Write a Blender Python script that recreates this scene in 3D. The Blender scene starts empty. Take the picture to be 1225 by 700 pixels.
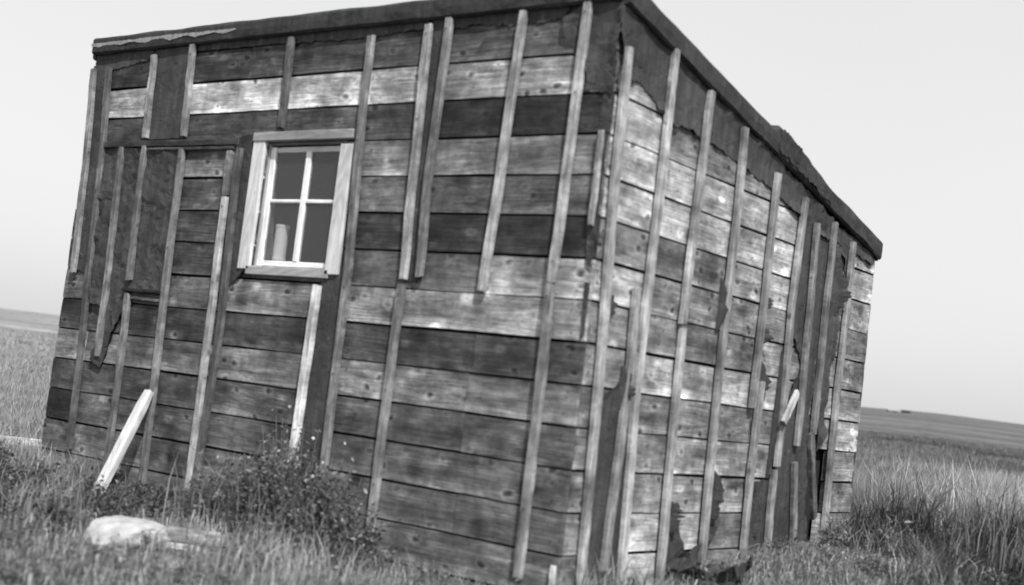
import bpy, math, random
import numpy as np
from mathutils import Vector, Matrix, noise as mn
from mathutils.geometry import delaunay_2d_cdt

random.seed(7); rng = np.random.default_rng(11)
scene = bpy.context.scene
COL = scene.collection

# ------------------------------------------------------------------ camera
cam_data = bpy.data.cameras.new("camera")
cam = bpy.data.objects.new("camera", cam_data); COL.objects.link(cam)
CX, CY, CZ = 3.0687, -4.4985, 0.95
Rv = Vector((0.79101, 0.60013, 0.11891)); Uv = Vector((-0.04852, -0.13221, 0.99003)); Bv = Vector((0.60987, -0.78890, -0.07546))
cam.matrix_world = Matrix(((Rv.x, Uv.x, Bv.x, CX), (Rv.y, Uv.y, Bv.y, CY), (Rv.z, Uv.z, Bv.z, CZ), (0, 0, 0, 1)))
cam_data.sensor_width = 36; cam_data.lens = 1559.48 / 1225 * 36
cam_data.clip_start = 0.1; cam_data.clip_end = 9000
cam_data.dof.use_dof = True; cam_data.dof.focus_distance = 11.0; cam_data.dof.aperture_fstop = 1.9
scene.camera = cam

# ------------------------------------------------------------------ light
SUN_AZ, SUN_EL = math.radians(125), math.radians(52)      # azimuth clockwise from +Y
world = bpy.data.worlds.new("World"); scene.world = world; world.use_nodes = True
nt = world.node_tree; nt.nodes.clear()
sky = nt.nodes.new("ShaderNodeTexSky"); sky.sky_type = 'NISHITA'; sky.sun_disc = False
sky.sun_elevation = SUN_EL; sky.sun_rotation = SUN_AZ; sky.air_density = 1.2; sky.dust_density = 3.5; sky.ozone_density = 1.0
bw = nt.nodes.new("ShaderNodeRGBToBW")
mx = nt.nodes.new("ShaderNodeMix"); mx.data_type = 'FLOAT'; mx.inputs[0].default_value = 0.5; mx.inputs[3].default_value = 10.5
cl = nt.nodes.new("ShaderNodeTexNoise"); cl.inputs['Scale'].default_value = 1.6; cl.inputs['Detail'].default_value = 3
cm = nt.nodes.new("ShaderNodeMapRange"); cm.inputs[3].default_value = 0.90; cm.inputs[4].default_value = 1.10
mul = nt.nodes.new("ShaderNodeMath"); mul.operation = 'MULTIPLY'
bg = nt.nodes.new("ShaderNodeBackground"); bg.inputs[1].default_value = 0.1
wo = nt.nodes.new("ShaderNodeOutputWorld")
tcw = nt.nodes.new("ShaderNodeTexCoord")
nt.links.new(tcw.outputs['Generated'], cl.inputs['Vector'])
nt.links.new(sky.outputs[0], bw.inputs[0]); nt.links.new(bw.outputs[0], mx.inputs[2])
nt.links.new(cl.outputs[0], cm.inputs[0]); nt.links.new(mx.outputs[0], mul.inputs[0]); nt.links.new(cm.outputs[0], mul.inputs[1])
nt.links.new(mul.outputs[0], bg.inputs[0]); nt.links.new(bg.outputs[0], wo.inputs[0])
sl = bpy.data.lights.new("sun", 'SUN'); sl.energy = 5.0; sl.angle = math.radians(0.6); sl.color = (1, 1, 1)
so = bpy.data.objects.new("sun", sl); COL.objects.link(so)
sd = Vector((math.sin(SUN_AZ) * math.cos(SUN_EL), math.cos(SUN_AZ) * math.cos(SUN_EL), math.sin(SUN_EL)))
so.rotation_euler = sd.to_track_quat('Z', 'Y').to_euler(); so.location = (12, -12, 20)
vs = scene.view_settings; scene.display_settings.display_device = 'sRGB'
vs.view_transform = 'Standard'; vs.look = 'None'; vs.exposure = 0.3; vs.gamma = 1; vs.use_curve_mapping = False

# ------------------------------------------------------------------ helpers
def tag(o, label=None, cat=None, group=None, kind=None):
    if label: o['label'] = label
    if cat: o['category'] = cat
    if group: o['group'] = group
    if kind: o['kind'] = kind
    return o
def empty(name, loc, parent=None):
    o = bpy.data.objects.new(name, None); COL.objects.link(o); o.location = loc; o.empty_display_size = .2
    if parent: o.parent = parent
    return o
def mesh_obj(name, verts, faces, mat, parent=None, loc=(0, 0, 0), rotz=0, color=None, smooth=False):
    me = bpy.data.meshes.new(name); me.from_pydata([tuple(v) for v in verts], [], faces); me.update()
    if mat: me.materials.append(mat)
    if smooth: me.polygons.foreach_set('use_smooth', [True] * len(me.polygons))
    o = bpy.data.objects.new(name, me); COL.objects.link(o); o.location = loc; o.rotation_euler = (0, 0, rotz)
    if parent: o.parent = parent
    if color is not None: o.color = (color, color, color, 1)
    return o

def new_mat(name):
    m = bpy.data.materials.new(name); m.use_nodes = True
    n = m.node_tree.nodes; l = m.node_tree.links
    return m, n, l, n['Principled BSDF']
def nn(n, t, **kw):
    x = n.new(t)
    for k, v in kw.items(): setattr(x, k, v)
    return x
def math_node(n, l, op, a, b=None, clamp=False):
    x = n.new('ShaderNodeMath'); x.operation = op; x.use_clamp = clamp
    for i, s in enumerate((a, b)):
        if s is None: continue
        if isinstance(s, (int, float)): x.inputs[i].default_value = s
        else: l.new(s, x.inputs[i])
    return x.outputs[0]
def maprange(n, l, s, a, b, c, d, interp='LINEAR'):
    x = n.new('ShaderNodeMapRange'); x.interpolation_type = interp
    l.new(s, x.inputs[0])
    for i, v in enumerate((a, b, c, d)): x.inputs[i + 1].default_value = v
    return x.outputs[0]

def wood_material(name, axis='X', knots=True, contrast=1.0, rough=.85, weather=1.0, bump=.35):
    """grey weathered softwood; grain runs along the local axis; colour level comes from the object's own colour"""
    m, n, l, b = new_mat(name)
    tc = nn(n, 'ShaderNodeTexCoord'); oi = nn(n, 'ShaderNodeObjectInfo')
    off = nn(n, 'ShaderNodeVectorMath', operation='SCALE'); off.inputs[0].default_value = (37.3, 11.1, 23.7); l.new(oi.outputs['Random'], off.inputs['Scale'])
    add = nn(n, 'ShaderNodeVectorMath', operation='ADD'); l.new(tc.outputs['Object'], add.inputs[0]); l.new(off.outputs[0], add.inputs[1])
    def mapped(sx, sz):
        mp = nn(n, 'ShaderNodeMapping'); mp.inputs['Scale'].default_value = (sx, 1.5, sz) if axis == 'X' else (sz, 1.5, sx)
        l.new(add.outputs[0], mp.inputs['Vector']); return mp.outputs[0]
    fine = nn(n, 'ShaderNodeTexNoise'); fine.inputs['Scale'].default_value = 1; fine.inputs['Detail'].default_value = 6; fine.inputs['Roughness'].default_value = .65
    l.new(mapped(4, 130), fine.inputs['Vector'])
    med = nn(n, 'ShaderNodeTexNoise'); med.inputs['Scale'].default_value = 1; med.inputs['Detail'].default_value = 4
    l.new(mapped(2.2, 22), med.inputs['Vector'])
    # cathedral grain: rings of a stretched noise field
    fld = nn(n, 'ShaderNodeTexNoise'); fld.inputs['Scale'].default_value = 1; fld.inputs['Detail'].default_value = 1.5
    l.new(mapped(.75, 5.5), fld.inputs['Vector'])
    ring = math_node(n, l, 'SINE', math_node(n, l, 'MULTIPLY', fld.outputs[0], 120))
    ringv = maprange(n, l, ring, -1, 1, .86, 1.06)
    # broad weather stains
    st = nn(n, 'ShaderNodeTexNoise'); st.inputs['Scale'].default_value = 1; st.inputs['Detail'].default_value = 5; st.inputs['Roughness'].default_value = .6
    l.new(mapped(3.6, 9), st.inputs['Vector'])
    stv = maprange(n, l, st.outputs[0], .3, .72, 1 - .60 * weather, 1 + .55 * weather)
    fv = maprange(n, l, fine.outputs[0], .3, .7, 1 - .42 * contrast, 1 + .36 * contrast)
    mv = maprange(n, l, med.outputs[0], .25, .75, 1 - .28 * contrast, 1 + .22 * contrast)
    v = math_node(n, l, 'MULTIPLY', math_node(n, l, 'MULTIPLY', fv, mv), math_node(n, l, 'MULTIPLY', ringv, stv))
    if knots:
        vo = nn(n, 'ShaderNodeTexVoronoi'); vo.inputs['Scale'].default_value = 1; vo.inputs['Randomness'].default_value = 1
        dist = nn(n, 'ShaderNodeTexNoise'); dist.inputs['Scale'].default_value = 14
        l.new(add.outputs[0], dist.inputs['Vector'])
        mixv = nn(n, 'ShaderNodeVectorMath', operation='MULTIPLY_ADD'); mixv.inputs[1].default_value = (.14, .05, .14)
        l.new(dist.outputs['Color'], mixv.inputs[0]); l.new(mapped(5.2, 8.5), mixv.inputs[2]); l.new(mixv.outputs[0], vo.inputs['Vector'])
        sepc = nn(n, 'ShaderNodeSeparateColor'); l.new(vo.outputs['Color'], sepc.inputs[0])
        on = math_node(n, l, 'GREATER_THAN', sepc.outputs[0], .38)
        bright = math_node(n, l, 'MULTIPLY', maprange(n, l, vo.outputs['Distance'], .08, .28, 1.1, 0, 'SMOOTHSTEP'), on)
        core = math_node(n, l, 'MULTIPLY', maprange(n, l, vo.outputs['Distance'], .02, .085, 1.3, 0, 'SMOOTHSTEP'), on)
        dk = math_node(n, l, 'MULTIPLY', maprange(n, l, vo.outputs['Distance'], .1, .45, .62, 0, 'SMOOTHSTEP'), math_node(n, l, 'LESS_THAN', sepc.outputs[0], .22))
        v = math_node(n, l, 'MULTIPLY', v, math_node(n, l, 'SUBTRACT', math_node(n, l, 'ADD', 1, bright), math_node(n, l, 'ADD', core, dk)))
        # second, smaller crop of dark knots with a pale rim
        v2 = nn(n, 'ShaderNodeTexVoronoi'); v2.inputs['Scale'].default_value = 1
        mk = nn(n, 'ShaderNodeVectorMath', operation='MULTIPLY_ADD'); mk.inputs[1].default_value = (.42, .05, .42)
        l.new(dist.outputs['Color'], mk.inputs[0]); l.new(mapped(8.5, 13), mk.inputs[2]); l.new(mk.outputs[0], v2.inputs['Vector'])
        s2 = nn(n, 'ShaderNodeSeparateColor'); l.new(v2.outputs['Color'], s2.inputs[0]); on2 = math_node(n, l, 'GREATER_THAN', s2.outputs[1], .54)
        k1 = math_node(n, l, 'MULTIPLY', maprange(n, l, v2.outputs['Distance'], .08, .2, .72, 0, 'SMOOTHSTEP'), on2)
        k2 = math_node(n, l, 'MULTIPLY', maprange(n, l, math_node(n, l, 'ABSOLUTE', math_node(n, l, 'SUBTRACT', v2.outputs['Distance'], .27)), 0, .10, .36, 0, 'SMOOTHSTEP'), on2)
        v = math_node(n, l, 'MULTIPLY', v, math_node(n, l, 'SUBTRACT', math_node(n, l, 'ADD', 1, k2), k1))
    # dirt speckle and small scattered marks
    sp = nn(n, 'ShaderNodeTexNoise'); sp.inputs['Scale'].default_value = 1; sp.inputs['Detail'].default_value = 5; sp.inputs['Roughness'].default_value = .75
    l.new(mapped(16, 24), sp.inputs['Vector'])
    v = math_node(n, l, 'MULTIPLY', v, maprange(n, l, sp.outputs[0], .38, .60, 1 - .30 * contrast, 1 + .14 * contrast))
    # run-down streaks across the grain
    rn = nn(n, 'ShaderNodeTexNoise'); rn.inputs['Scale'].default_value = 1; rn.inputs['Detail'].default_value = 4
    l.new(mapped(11, 2.2), rn.inputs['Vector'])
    v = math_node(n, l, 'MULTIPLY', v, maprange(n, l, rn.outputs[0], .35, .65, 1 - .16 * weather, 1 + .14 * weather))
    if knots:   # pale scraped flames and dark water marks
        fl = nn(n, 'ShaderNodeTexNoise'); fl.inputs['Scale'].default_value = 1; fl.inputs['Detail'].default_value = 6; fl.inputs['Distortion'].default_value = .2
        l.new(mapped(3.2, 19), fl.inputs['Vector'])
        v = math_node(n, l, 'MULTIPLY', v, maprange(n, l, fl.outputs[0], .56, .72, 1, 1.6))
        v = math_node(n, l, 'MULTIPLY', v, maprange(n, l, fl.outputs[0], .28, .40, .55, 1))
    if knots:   # wood washed paler along the lower, exposed edge of each board
        sx = nn(n, 'ShaderNodeSeparateXYZ'); l.new(tc.outputs['Object'], sx.inputs[0])
        ez = math_node(n, l, 'ADD', sx.outputs[2], math_node(n, l, 'MULTIPLY', math_node(n, l, 'SUBTRACT', st.outputs[0], .5), .16))
        v = math_node(n, l, 'MULTIPLY', v, maprange(n, l, ez, -.085, -.03, 1.45, .93, 'SMOOTHSTEP'))
    # weather stains that run on over neighbouring boards
    gp = nn(n, 'ShaderNodeNewGeometry'); big = nn(n, 'ShaderNodeTexNoise'); big.inputs['Scale'].default_value = 2.6; big.inputs['Detail'].default_value = 6; big.inputs['Roughness'].default_value = .62
    l.new(gp.outputs['Position'], big.inputs['Vector'])
    v = math_node(n, l, 'MULTIPLY', v, maprange(n, l, big.outputs[0], .34, .66, 1 - .46 * weather, 1 + .42 * weather))
    # thin drying cracks along the grain
    ck = nn(n, 'ShaderNodeTexNoise'); ck.inputs['Scale'].default_value = 1; ck.inputs['Detail'].default_value = 2
    l.new(mapped(2.4, 46), ck.inputs['Vector'])
    ckv = maprange(n, l, math_node(n, l, 'ABSOLUTE', math_node(n, l, 'SUBTRACT', ck.outputs[0], .33)), 0, .018, .45, 1)
    v = math_node(n, l, 'MULTIPLY', v, ckv)
    mc = nn(n, 'ShaderNodeVectorMath', operation='SCALE'); l.new(oi.outputs['Color'], mc.inputs[0]); l.new(v, mc.inputs['Scale'])
    l.new(mc.outputs[0], b.inputs['Base Color']); b.inputs['Roughness'].default_value = rough; b.inputs['Specular IOR Level'].default_value = .25
    bp = nn(n, 'ShaderNodeBump'); bp.inputs['Strength'].default_value = bump; bp.inputs['Distance'].default_value = .004
    l.new(v, bp.inputs['Height']); l.new(bp.outputs[0], b.inputs['Normal'])
    return m

def felt_material(name, level=.045, rough=.8):
    m, n, l, b = new_mat(name)
    tc = nn(n, 'ShaderNodeTexCoord')
    a = nn(n, 'ShaderNodeTexNoise'); a.inputs['Scale'].default_value = 3.5; a.inputs['Detail'].default_value = 6; a.inputs['Roughness'].default_value = .65
    l.new(tc.outputs['Object'], a.inputs['Vector'])
    g = nn(n, 'ShaderNodeTexNoise'); g.inputs['Scale'].default_value = 160; g.inputs['Detail'].default_value = 3
    l.new(tc.outputs['Object'], g.inputs['Vector'])
    v = math_node(n, l, 'MULTIPLY', maprange(n, l, a.outputs[0], .3, .7, .6, 1.5), maprange(n, l, g.outputs[0], .3, .7, .75, 1.25))
    vs_ = nn(n, 'ShaderNodeTexNoise'); vs_.inputs['Scale'].default_value = 1; vs_.inputs['Detail'].default_value = 5
    vm = nn(n, 'ShaderNodeMapping'); vm.inputs['Scale'].default_value = (28, 28, 1.6); l.new(tc.outputs['Object'], vm.inputs['Vector']); l.new(vm.outputs[0], vs_.inputs['Vector'])
    v = math_node(n, l, 'MULTIPLY', v, maprange(n, l, vs_.outputs[0], .35, .65, .78, 1.28))
    # scattered pale scuffs
    s = nn(n, 'ShaderNodeTexNoise'); s.inputs['Scale'].default_value = 28; s.inputs['Detail'].default_value = 4
    l.new(tc.outputs['Object'], s.inputs['Vector'])
    v = math_node(n, l, 'ADD', v, maprange(n, l, s.outputs[0], .66, .78, 0, 1.6))
    c = nn(n, 'ShaderNodeCombineColor')
    vv = math_node(n, l, 'MULTIPLY', v, level)
    for i in range(3): l.new(vv, c.inputs[i])
    l.new(c.outputs[0], b.inputs['Base Color']); b.inputs['Roughness'].default_value = rough; b.inputs['Specular IOR Level'].default_value = .3
    bp = nn(n, 'ShaderNodeBump'); bp.inputs['Strength'].default_value = .8; bp.inputs['Distance'].default_value = .02
    w = nn(n, 'ShaderNodeTexNoise'); w.inputs['Scale'].default_value = 9; w.inputs['Detail'].default_value = 5; w.inputs['Distortion'].default_value = .8
    l.new(tc.outputs['Object'], w.inputs['Vector']); l.new(w.outputs[0], bp.inputs['Height']); l.new(bp.outputs[0], b.inputs['Normal'])
    return m

def plain_material(name, level, rough=.8, var=.15, scale=8):
    m, n, l, b = new_mat(name)
    tc = nn(n, 'ShaderNodeTexCoord'); a = nn(n, 'ShaderNodeTexNoise'); a.inputs['Scale'].default_value = scale; a.inputs['Detail'].default_value = 6
    l.new(tc.outputs['Object'], a.inputs['Vector'])
    vv = maprange(n, l, a.outputs[0], .3, .7, level * (1 - var), level * (1 + var))
    c = nn(n, 'ShaderNodeCombineColor')
    for i in range(3): l.new(vv, c.inputs[i])
    l.new(c.outputs[0], b.inputs['Base Color']); b.inputs['Roughness'].default_value = rough; b.inputs['Specular IOR Level'].default_value = .3
    bp = nn(n, 'ShaderNodeBump'); bp.inputs['Strength'].default_value = .4; bp.inputs['Distance'].default_value = .01
    l.new(a.outputs[0], bp.inputs['Height']); l.new(bp.outputs[0], b.inputs['Normal'])
    return m

M_BOARD = wood_material('weathered_board', 'X')
M_LATH = wood_material('weathered_lath', 'Z', knots=False, contrast=.9, weather=.85, bump=.35)
M_PAINT = wood_material('worn_painted_wood', 'Z', knots=False, contrast=.22, weather=.22, rough=.6, bump=.15)
M_PAINTH = wood_material('worn_painted_wood_across', 'X', knots=False, contrast=.3, weather=.3, rough=.6, bump=.15)
M_FELT = felt_material('tar_paper', .036)
M_FELTR = felt_material('roofing_felt', .024)
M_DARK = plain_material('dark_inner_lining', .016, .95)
M_STONE = plain_material('bleached_stone', .31, .9, .28, 18)

def lev(v, k): return max(.012, min(.80, (v / 255.0) ** 2.2 / k))
KF, KR = 1.08, 1.52     # how bright a white card reads on the front wall and on the right wall

def fit_noise(p, s=1.0, seed=0.0): return mn.noise(Vector((p[0] * s + seed, p[1] * s, p[2] * s + seed * 1.7)))

def board(u0, u1, z0, z1, level, parent, side, cut=None, thick=.02, out=0.0, name='board', mat=None, warp=1.0):
    """a board on a wall: u along the wall, z up; side 'F' front wall (y=0), 'R' right wall (x=0). cut(u) gives an upper limit for z"""
    n = max(2, min(7, int((u1 - u0) / .3) + 1)); seed = random.uniform(0, 50)
    us = [u0 + (u1 - u0) * i / n for i in range(n + 1)]
    if cut:
        # add the points where the sloping limit meets the top and the bottom edges
        for zz in (z0, z1):
            f = lambda u: cut(u) - zz
            if f(u0) * f(u1) < 0:
                a, b_ = u0, u1
                for _ in range(30):
                    mid = (a + b_) / 2
                    if f(a) * f(mid) <= 0: b_ = mid
                    else: a = mid
                us.append(a)
        us = sorted(us)
    pts = []
    zj = random.uniform(-.002, .002); tilt = random.uniform(-.004, .003); o2 = out + random.uniform(-.002, .002)
    for u in us:
        t = z1 if not cut else min(z1, cut(u))
        if t < z0 + .002:
            continue
        pts.append((u, z0, t))
    if len(pts) < 2: return None
    uc = (pts[0][0] + pts[-1][0]) / 2; zc = (z0 + z1) / 2
    V = []
    for (u, a, t) in pts:
        e0 = mn.noise(Vector((u * 2.1, seed, 0))) * .006 * warp + zj; e1 = mn.noise(Vector((u * 2.1, seed, 9))) * .005 * warp + zj
        if cut and t < z1: e1 = 0
        w = mn.noise(Vector((u * 1.1, seed, 4))) * .004 * warp
        b0 = -(o2 + w - tilt); b1 = -(o2 + w + tilt)
        hm = (a + t) / 2
        V += [(u - uc, b0, a + e0 - zc), (u - uc, b1, t + e1 - zc), (u - uc, thick + 0.0, t + e1 - zc), (u - uc, thick + 0.0, a + e0 - zc), (u - uc, (b0 + b1) / 2 - .0015, hm - zc)]
    F = []
    for i in range(len(pts) - 1):
        k = i * 5; j = k + 5
        F += [(k, j, j + 4, k + 4), (k + 4, j + 4, j + 1, k + 1), (k + 1, j + 1, j + 2, k + 2), (k + 2, j + 2, j + 3, k + 3), (k + 3, j + 3, j, k)]
    F += [(0, 4, 1, 2, 3), tuple(len(V) - 5 + q for q in (3, 2, 1, 4, 0))]
    m = mat or M_BOARD
    if side == 'F': return mesh_obj(name, V, F, m, parent, (uc, 0, zc), 0, level)
    if side == 'L': return mesh_obj(name, V, F, m, parent, (SL + .002, -uc + D, zc), -math.pi / 2, level)   # left wall: u runs from the back corner
    if side == 'B': return mesh_obj(name, V, F, m, parent, (-uc, D, zc), math.pi, level)
    return mesh_obj(name, V, F, m, parent, (0, uc, zc), math.pi / 2, level)

def batten(pts, level, parent, side, width=.045, thick=.021, out=.004, name='batten', mat=None, splay=None):
    """a lath following points (u, z) from top to bottom on a wall; width along the wall"""
    P = [Vector((p[0], 0, p[1])) for p in pts]
    # resample
    Q = []; segs = 12
    tot = sum((P[i + 1] - P[i]).length for i in range(len(P) - 1))
    for s in range(segs + 1):
        d = tot * s / segs; i = 0
        while i < len(P) - 2 and d > (P[i + 1] - P[i]).length: d -= (P[i + 1] - P[i]).length; i += 1
        L = (P[i + 1] - P[i]).length; Q.append(P[i].lerp(P[i + 1], min(1, d / L)))
    c = Q[len(Q) // 2].copy(); seed = random.uniform(0, 90); V = []; F = []
    for i, q in enumerate(Q):
        a = Q[max(0, i - 1)]; b_ = Q[min(len(Q) - 1, i + 1)]; t = (b_ - a).normalized(); s = Vector((-t.z, 0, t.x)) * -1
        if s.x < 0: s = -s
        w = width / 2 * (1 + .13 * mn.noise(Vector((seed, i * .8, 0))) + .07 * mn.noise(Vector((seed, i * 2.7, 40)))) * (.9 if i in (0, len(Q) - 1) else 1)
        q = q + Vector((.005 * mn.noise(Vector((seed, i * .45, 60))), 0, 0))
        lift = .003 + .004 * abs(mn.noise(Vector((seed, i * .5, 3)))) + (splay[i] if splay else 0)
        tw = .003 * mn.noise(Vector((seed, i * .6, 7)))
        ch = .004
        ends = (0.02 * mn.noise(Vector((seed, i * 3.1, 1)))) if i in (0, len(Q) - 1) else 0
        p = q - c
        ys = -(out + lift)
        V += [(p.x - s.x * w, ys, p.z - s.z * w), (p.x - s.x * w, ys - thick + ch + tw, p.z - s.z * w),
              (p.x - s.x * (w - ch), ys - thick + tw, p.z - s.z * (w - ch) + ends), (p.x + s.x * (w - ch), ys - thick - tw, p.z + s.z * (w - ch) + ends),
              (p.x + s.x * w, ys - thick + ch - tw, p.z + s.z * w), (p.x + s.x * w, ys, p.z + s.z * w)]
    for i in range(segs):
        k = i * 6; j = k + 6
        for e in range(6):
            F.append((k + e, k + (e + 1) % 6, j + (e + 1) % 6, j + e))
    F += [(5, 4, 3, 2, 1, 0), tuple(segs * 6 + e for e in range(6))]
    m = mat or M_LATH
    if side == 'F': return mesh_obj(name, V, F, m, parent, (c.x, 0, c.z), 0, level)
    return mesh_obj(name, V, F, m, parent, (0, c.x, c.z), math.pi / 2, level)

def felt(poly, parent, side, mat=None, name='tar_paper', rag=.014, base=.004, amp=.005, curl=0.0, step=.045, bulge=None):
    """sheet of tar paper with ragged outline poly [(u, z)] lying on a wall, creased and lifting a little at its edges"""
    seed = random.uniform(0, 99); B = []
    n = len(poly)
    for i in range(n):
        a = Vector(poly[i]); b_ = Vector(poly[(i + 1) % n]); L = (b_ - a).length; k = max(1, int(L / .013))
        for j in range(k):
            q = a.lerp(b_, j / k); nrm = Vector((b_.y - a.y, a.x - b_.x)).normalized()
            r = mn.noise(Vector((q.x * 22, q.y * 22, seed))) * .5 + .6 * mn.noise(Vector((q.x * 55, q.y * 55, seed))) + .45 * mn.noise(Vector((q.x * 130, q.y * 130, seed)))
            B.append(q + nrm * r * rag)
    xs = [p.x for p in B]; ys = [p.y for p in B]
    def inside(x, y):
        c = False; j = len(B) - 1
        for i in range(len(B)):
            if (B[i].y > y) != (B[j].y > y) and x < (B[j].x - B[i].x) * (y - B[i].y) / (B[j].y - B[i].y) + B[i].x: c = not c
            j = i
        return c
    def edge_d(x, y): return min((p.x - x) ** 2 + (p.y - y) ** 2 for p in B) ** .5
    pts = list(B); u = min(xs)
    while u < max(xs):
        z = min(ys)
        while z < max(ys):
            px_, pz_ = u + random.uniform(-.3, .3) * step, z + random.uniform(-.3, .3) * step
            if inside(px_, pz_) and edge_d(px_, pz_) > .012: pts.append(Vector((px_, pz_)))
            z += step
        u += step
    ne = [(i, (i + 1) % len(B)) for i in range(len(B))]
    vo, eo, fo, *_ = delaunay_2d_cdt(pts, ne, [], 1, 1e-5)
    uc = sum(xs) / len(xs); zc = sum(ys) / len(ys)
    front = []; 
    for p in vo:
        ed = min(edge_d(p.x, p.y), .08)
        w = abs(mn.noise(Vector((p.x * 7, p.y * 5, seed)))) * amp + abs(mn.noise(Vector((p.x * 19 + p.y * 9, p.y * 16, seed)))) * amp * .6
        lift = curl * max(0, (.05 - ed) / .05) * max(0, mn.noise(Vector((p.x * 8, p.y * 8, seed + 5))) + .3)
        bl = bulge(p.x, p.y) if bulge else 0
        front.append((p.x - uc, -(base + w + lift + bl), p.y - zc))
    N = len(front); V = front + [(x, y + .0016, z) for x, y, z in front]
    F = []
    used = {}
    for f in fo:
        f = list(f)
        a, b_, c = (Vector((front[q][0], front[q][2])) for q in f[:3])
        if (b_ - a).cross(c - a) < 0: f.reverse()
        F.append(tuple(f)); F.append(tuple(q + N for q in reversed(f)))
        for i in range(len(f)):
            e = (f[i], f[(i + 1) % len(f)]); used[e] = 1
    for (a, b_) in list(used):
        if (b_, a) not in used: F.append((b_, a, a + N, b_ + N))
    m = mat or M_FELT
    if side == 'F': return mesh_obj(name, V, F, m, parent, (uc, 0, zc), 0)
    return mesh_obj(name, V, F, m, parent, (0, uc, zc), math.pi / 2)

def box(name, lo, hi, mat, parent=None, color=None, bev=.003, jit=0.0):
    """chamfered box between two corners"""
    import bmesh
    bm = bmesh.new(); bmesh.ops.create_cube(bm, size=1)
    c = [(a + b_) / 2 for a, b_ in zip(lo, hi)]; s = [b_ - a for a, b_ in zip(lo, hi)]
    for v in bm.verts:
        v.co = Vector((v.co.x * s[0], v.co.y * s[1], v.co.z * s[2]))
        if jit: v.co += Vector((random.uniform(-jit, jit), 0, random.uniform(-jit, jit)))
    if bev: bmesh.ops.bevel(bm, geom=list(bm.edges), offset=min(bev, min(s) * .3), segments=1, affect='EDGES')
    me = bpy.data.meshes.new(name); bm.to_mesh(me); bm.free(); me.materials.append(mat)
    o = bpy.data.objects.new(name, me); COL.objects.link(o); o.location = c
    if parent: o.parent = parent
    if color is not None: o.color = (color, color, color, 1)
    return o

# ------------------------------------------------------------------ terrain
HOR = [(-90, .95), (-59, .92), (-56, .94), (-40, 1.02), (-22.3, 1.12), (-20.6, 1.20), (-18.9, 1.22), (-15.8, 1.16), (-5, 1.05), (20, 1.0), (90, .9), (180, .9), (270, .95)]
def hor_angle(az):
    xs = [a for a, _ in HOR]; ys = [b_ for _, b_ in HOR]
    return np.interp(np.where(az < -90, az + 360, az), xs, ys)
def sstep(t): t = np.clip(t, 0, 1); return t * t * (3 - 2 * t)
def vnoise(x, y, s, seed=0):
    """smooth value noise, vectorised"""
    x = np.asarray(x) * s + seed * 17.3; y = np.asarray(y) * s - seed * 9.1
    xi = np.floor(x).astype(np.int64); yi = np.floor(y).astype(np.int64); fx = x - xi; fy = y - yi
    fx = fx * fx * (3 - 2 * fx); fy = fy * fy * (3 - 2 * fy)
    def h(a, b_):
        k = (a * 374761393 + b_ * 668265263 + seed * 1442695) & 0x7fffffff
        k = ((k ^ (k >> 13)) * 1274126177) & 0x7fffffff
        return ((k ^ (k >> 16)) & 0xffff) / 65535.0
    return (h(xi, yi) * (1 - fx) + h(xi + 1, yi) * fx) * (1 - fy) + (h(xi, yi + 1) * (1 - fx) + h(xi + 1, yi + 1) * fx) * fy
def ground_z(x, y):
    x = np.asarray(x, float); y = np.asarray(y, float)
    near = .085 + .038 * np.clip(-x, 0, 4.2) - .085 * np.exp(-((x + 2.72) / .4) ** 2 - ((y + .36) / .3) ** 2) + .078 * np.clip(y, 0, 3.2) * sstep((x + 4.5) / 4.0) + .03 * np.clip(y, -4, 0) + .01 * np.clip(y - 3.2, 0, 10)
    near = near - .10 * sstep((x + .05) / .6) * (1 - sstep((y - 1.1) / .8))
    # banked earth against the right wall
    near = near + .06 * np.exp(-((x - .25) / .3) ** 2 - ((y - 1.8) / .5) ** 2)
    # worn hollow left of the fore-ground
    near = near - .07 * np.exp(-((x + 2.5) / .5) ** 2 - ((y + .95) / .28) ** 2)
    near = near + (vnoise(x, y, 1.7, 1) - .5) * .05 + (vnoise(x, y, 5, 2) - .5) * .025
    r = np.hypot(x - CX, y - CY); az = np.degrees(np.arctan2(x - CX, y - CY))
    k = sstep((r - 9) / 25)
    base = near * (1 - k) + .36 * k
    H = .95 + 700 * np.tan(np.radians(hor_angle(az))) - .36
    s = np.clip((r - 45) / 655, 0, 1) ** 1.25
    z = base + H * s + (vnoise(x, y, .02, 3) - .5) * .5 * sstep((r - 60) / 200)
    over = np.clip(r - 700, 0, None)
    return z - over * .03 - over * over * 2e-6
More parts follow.
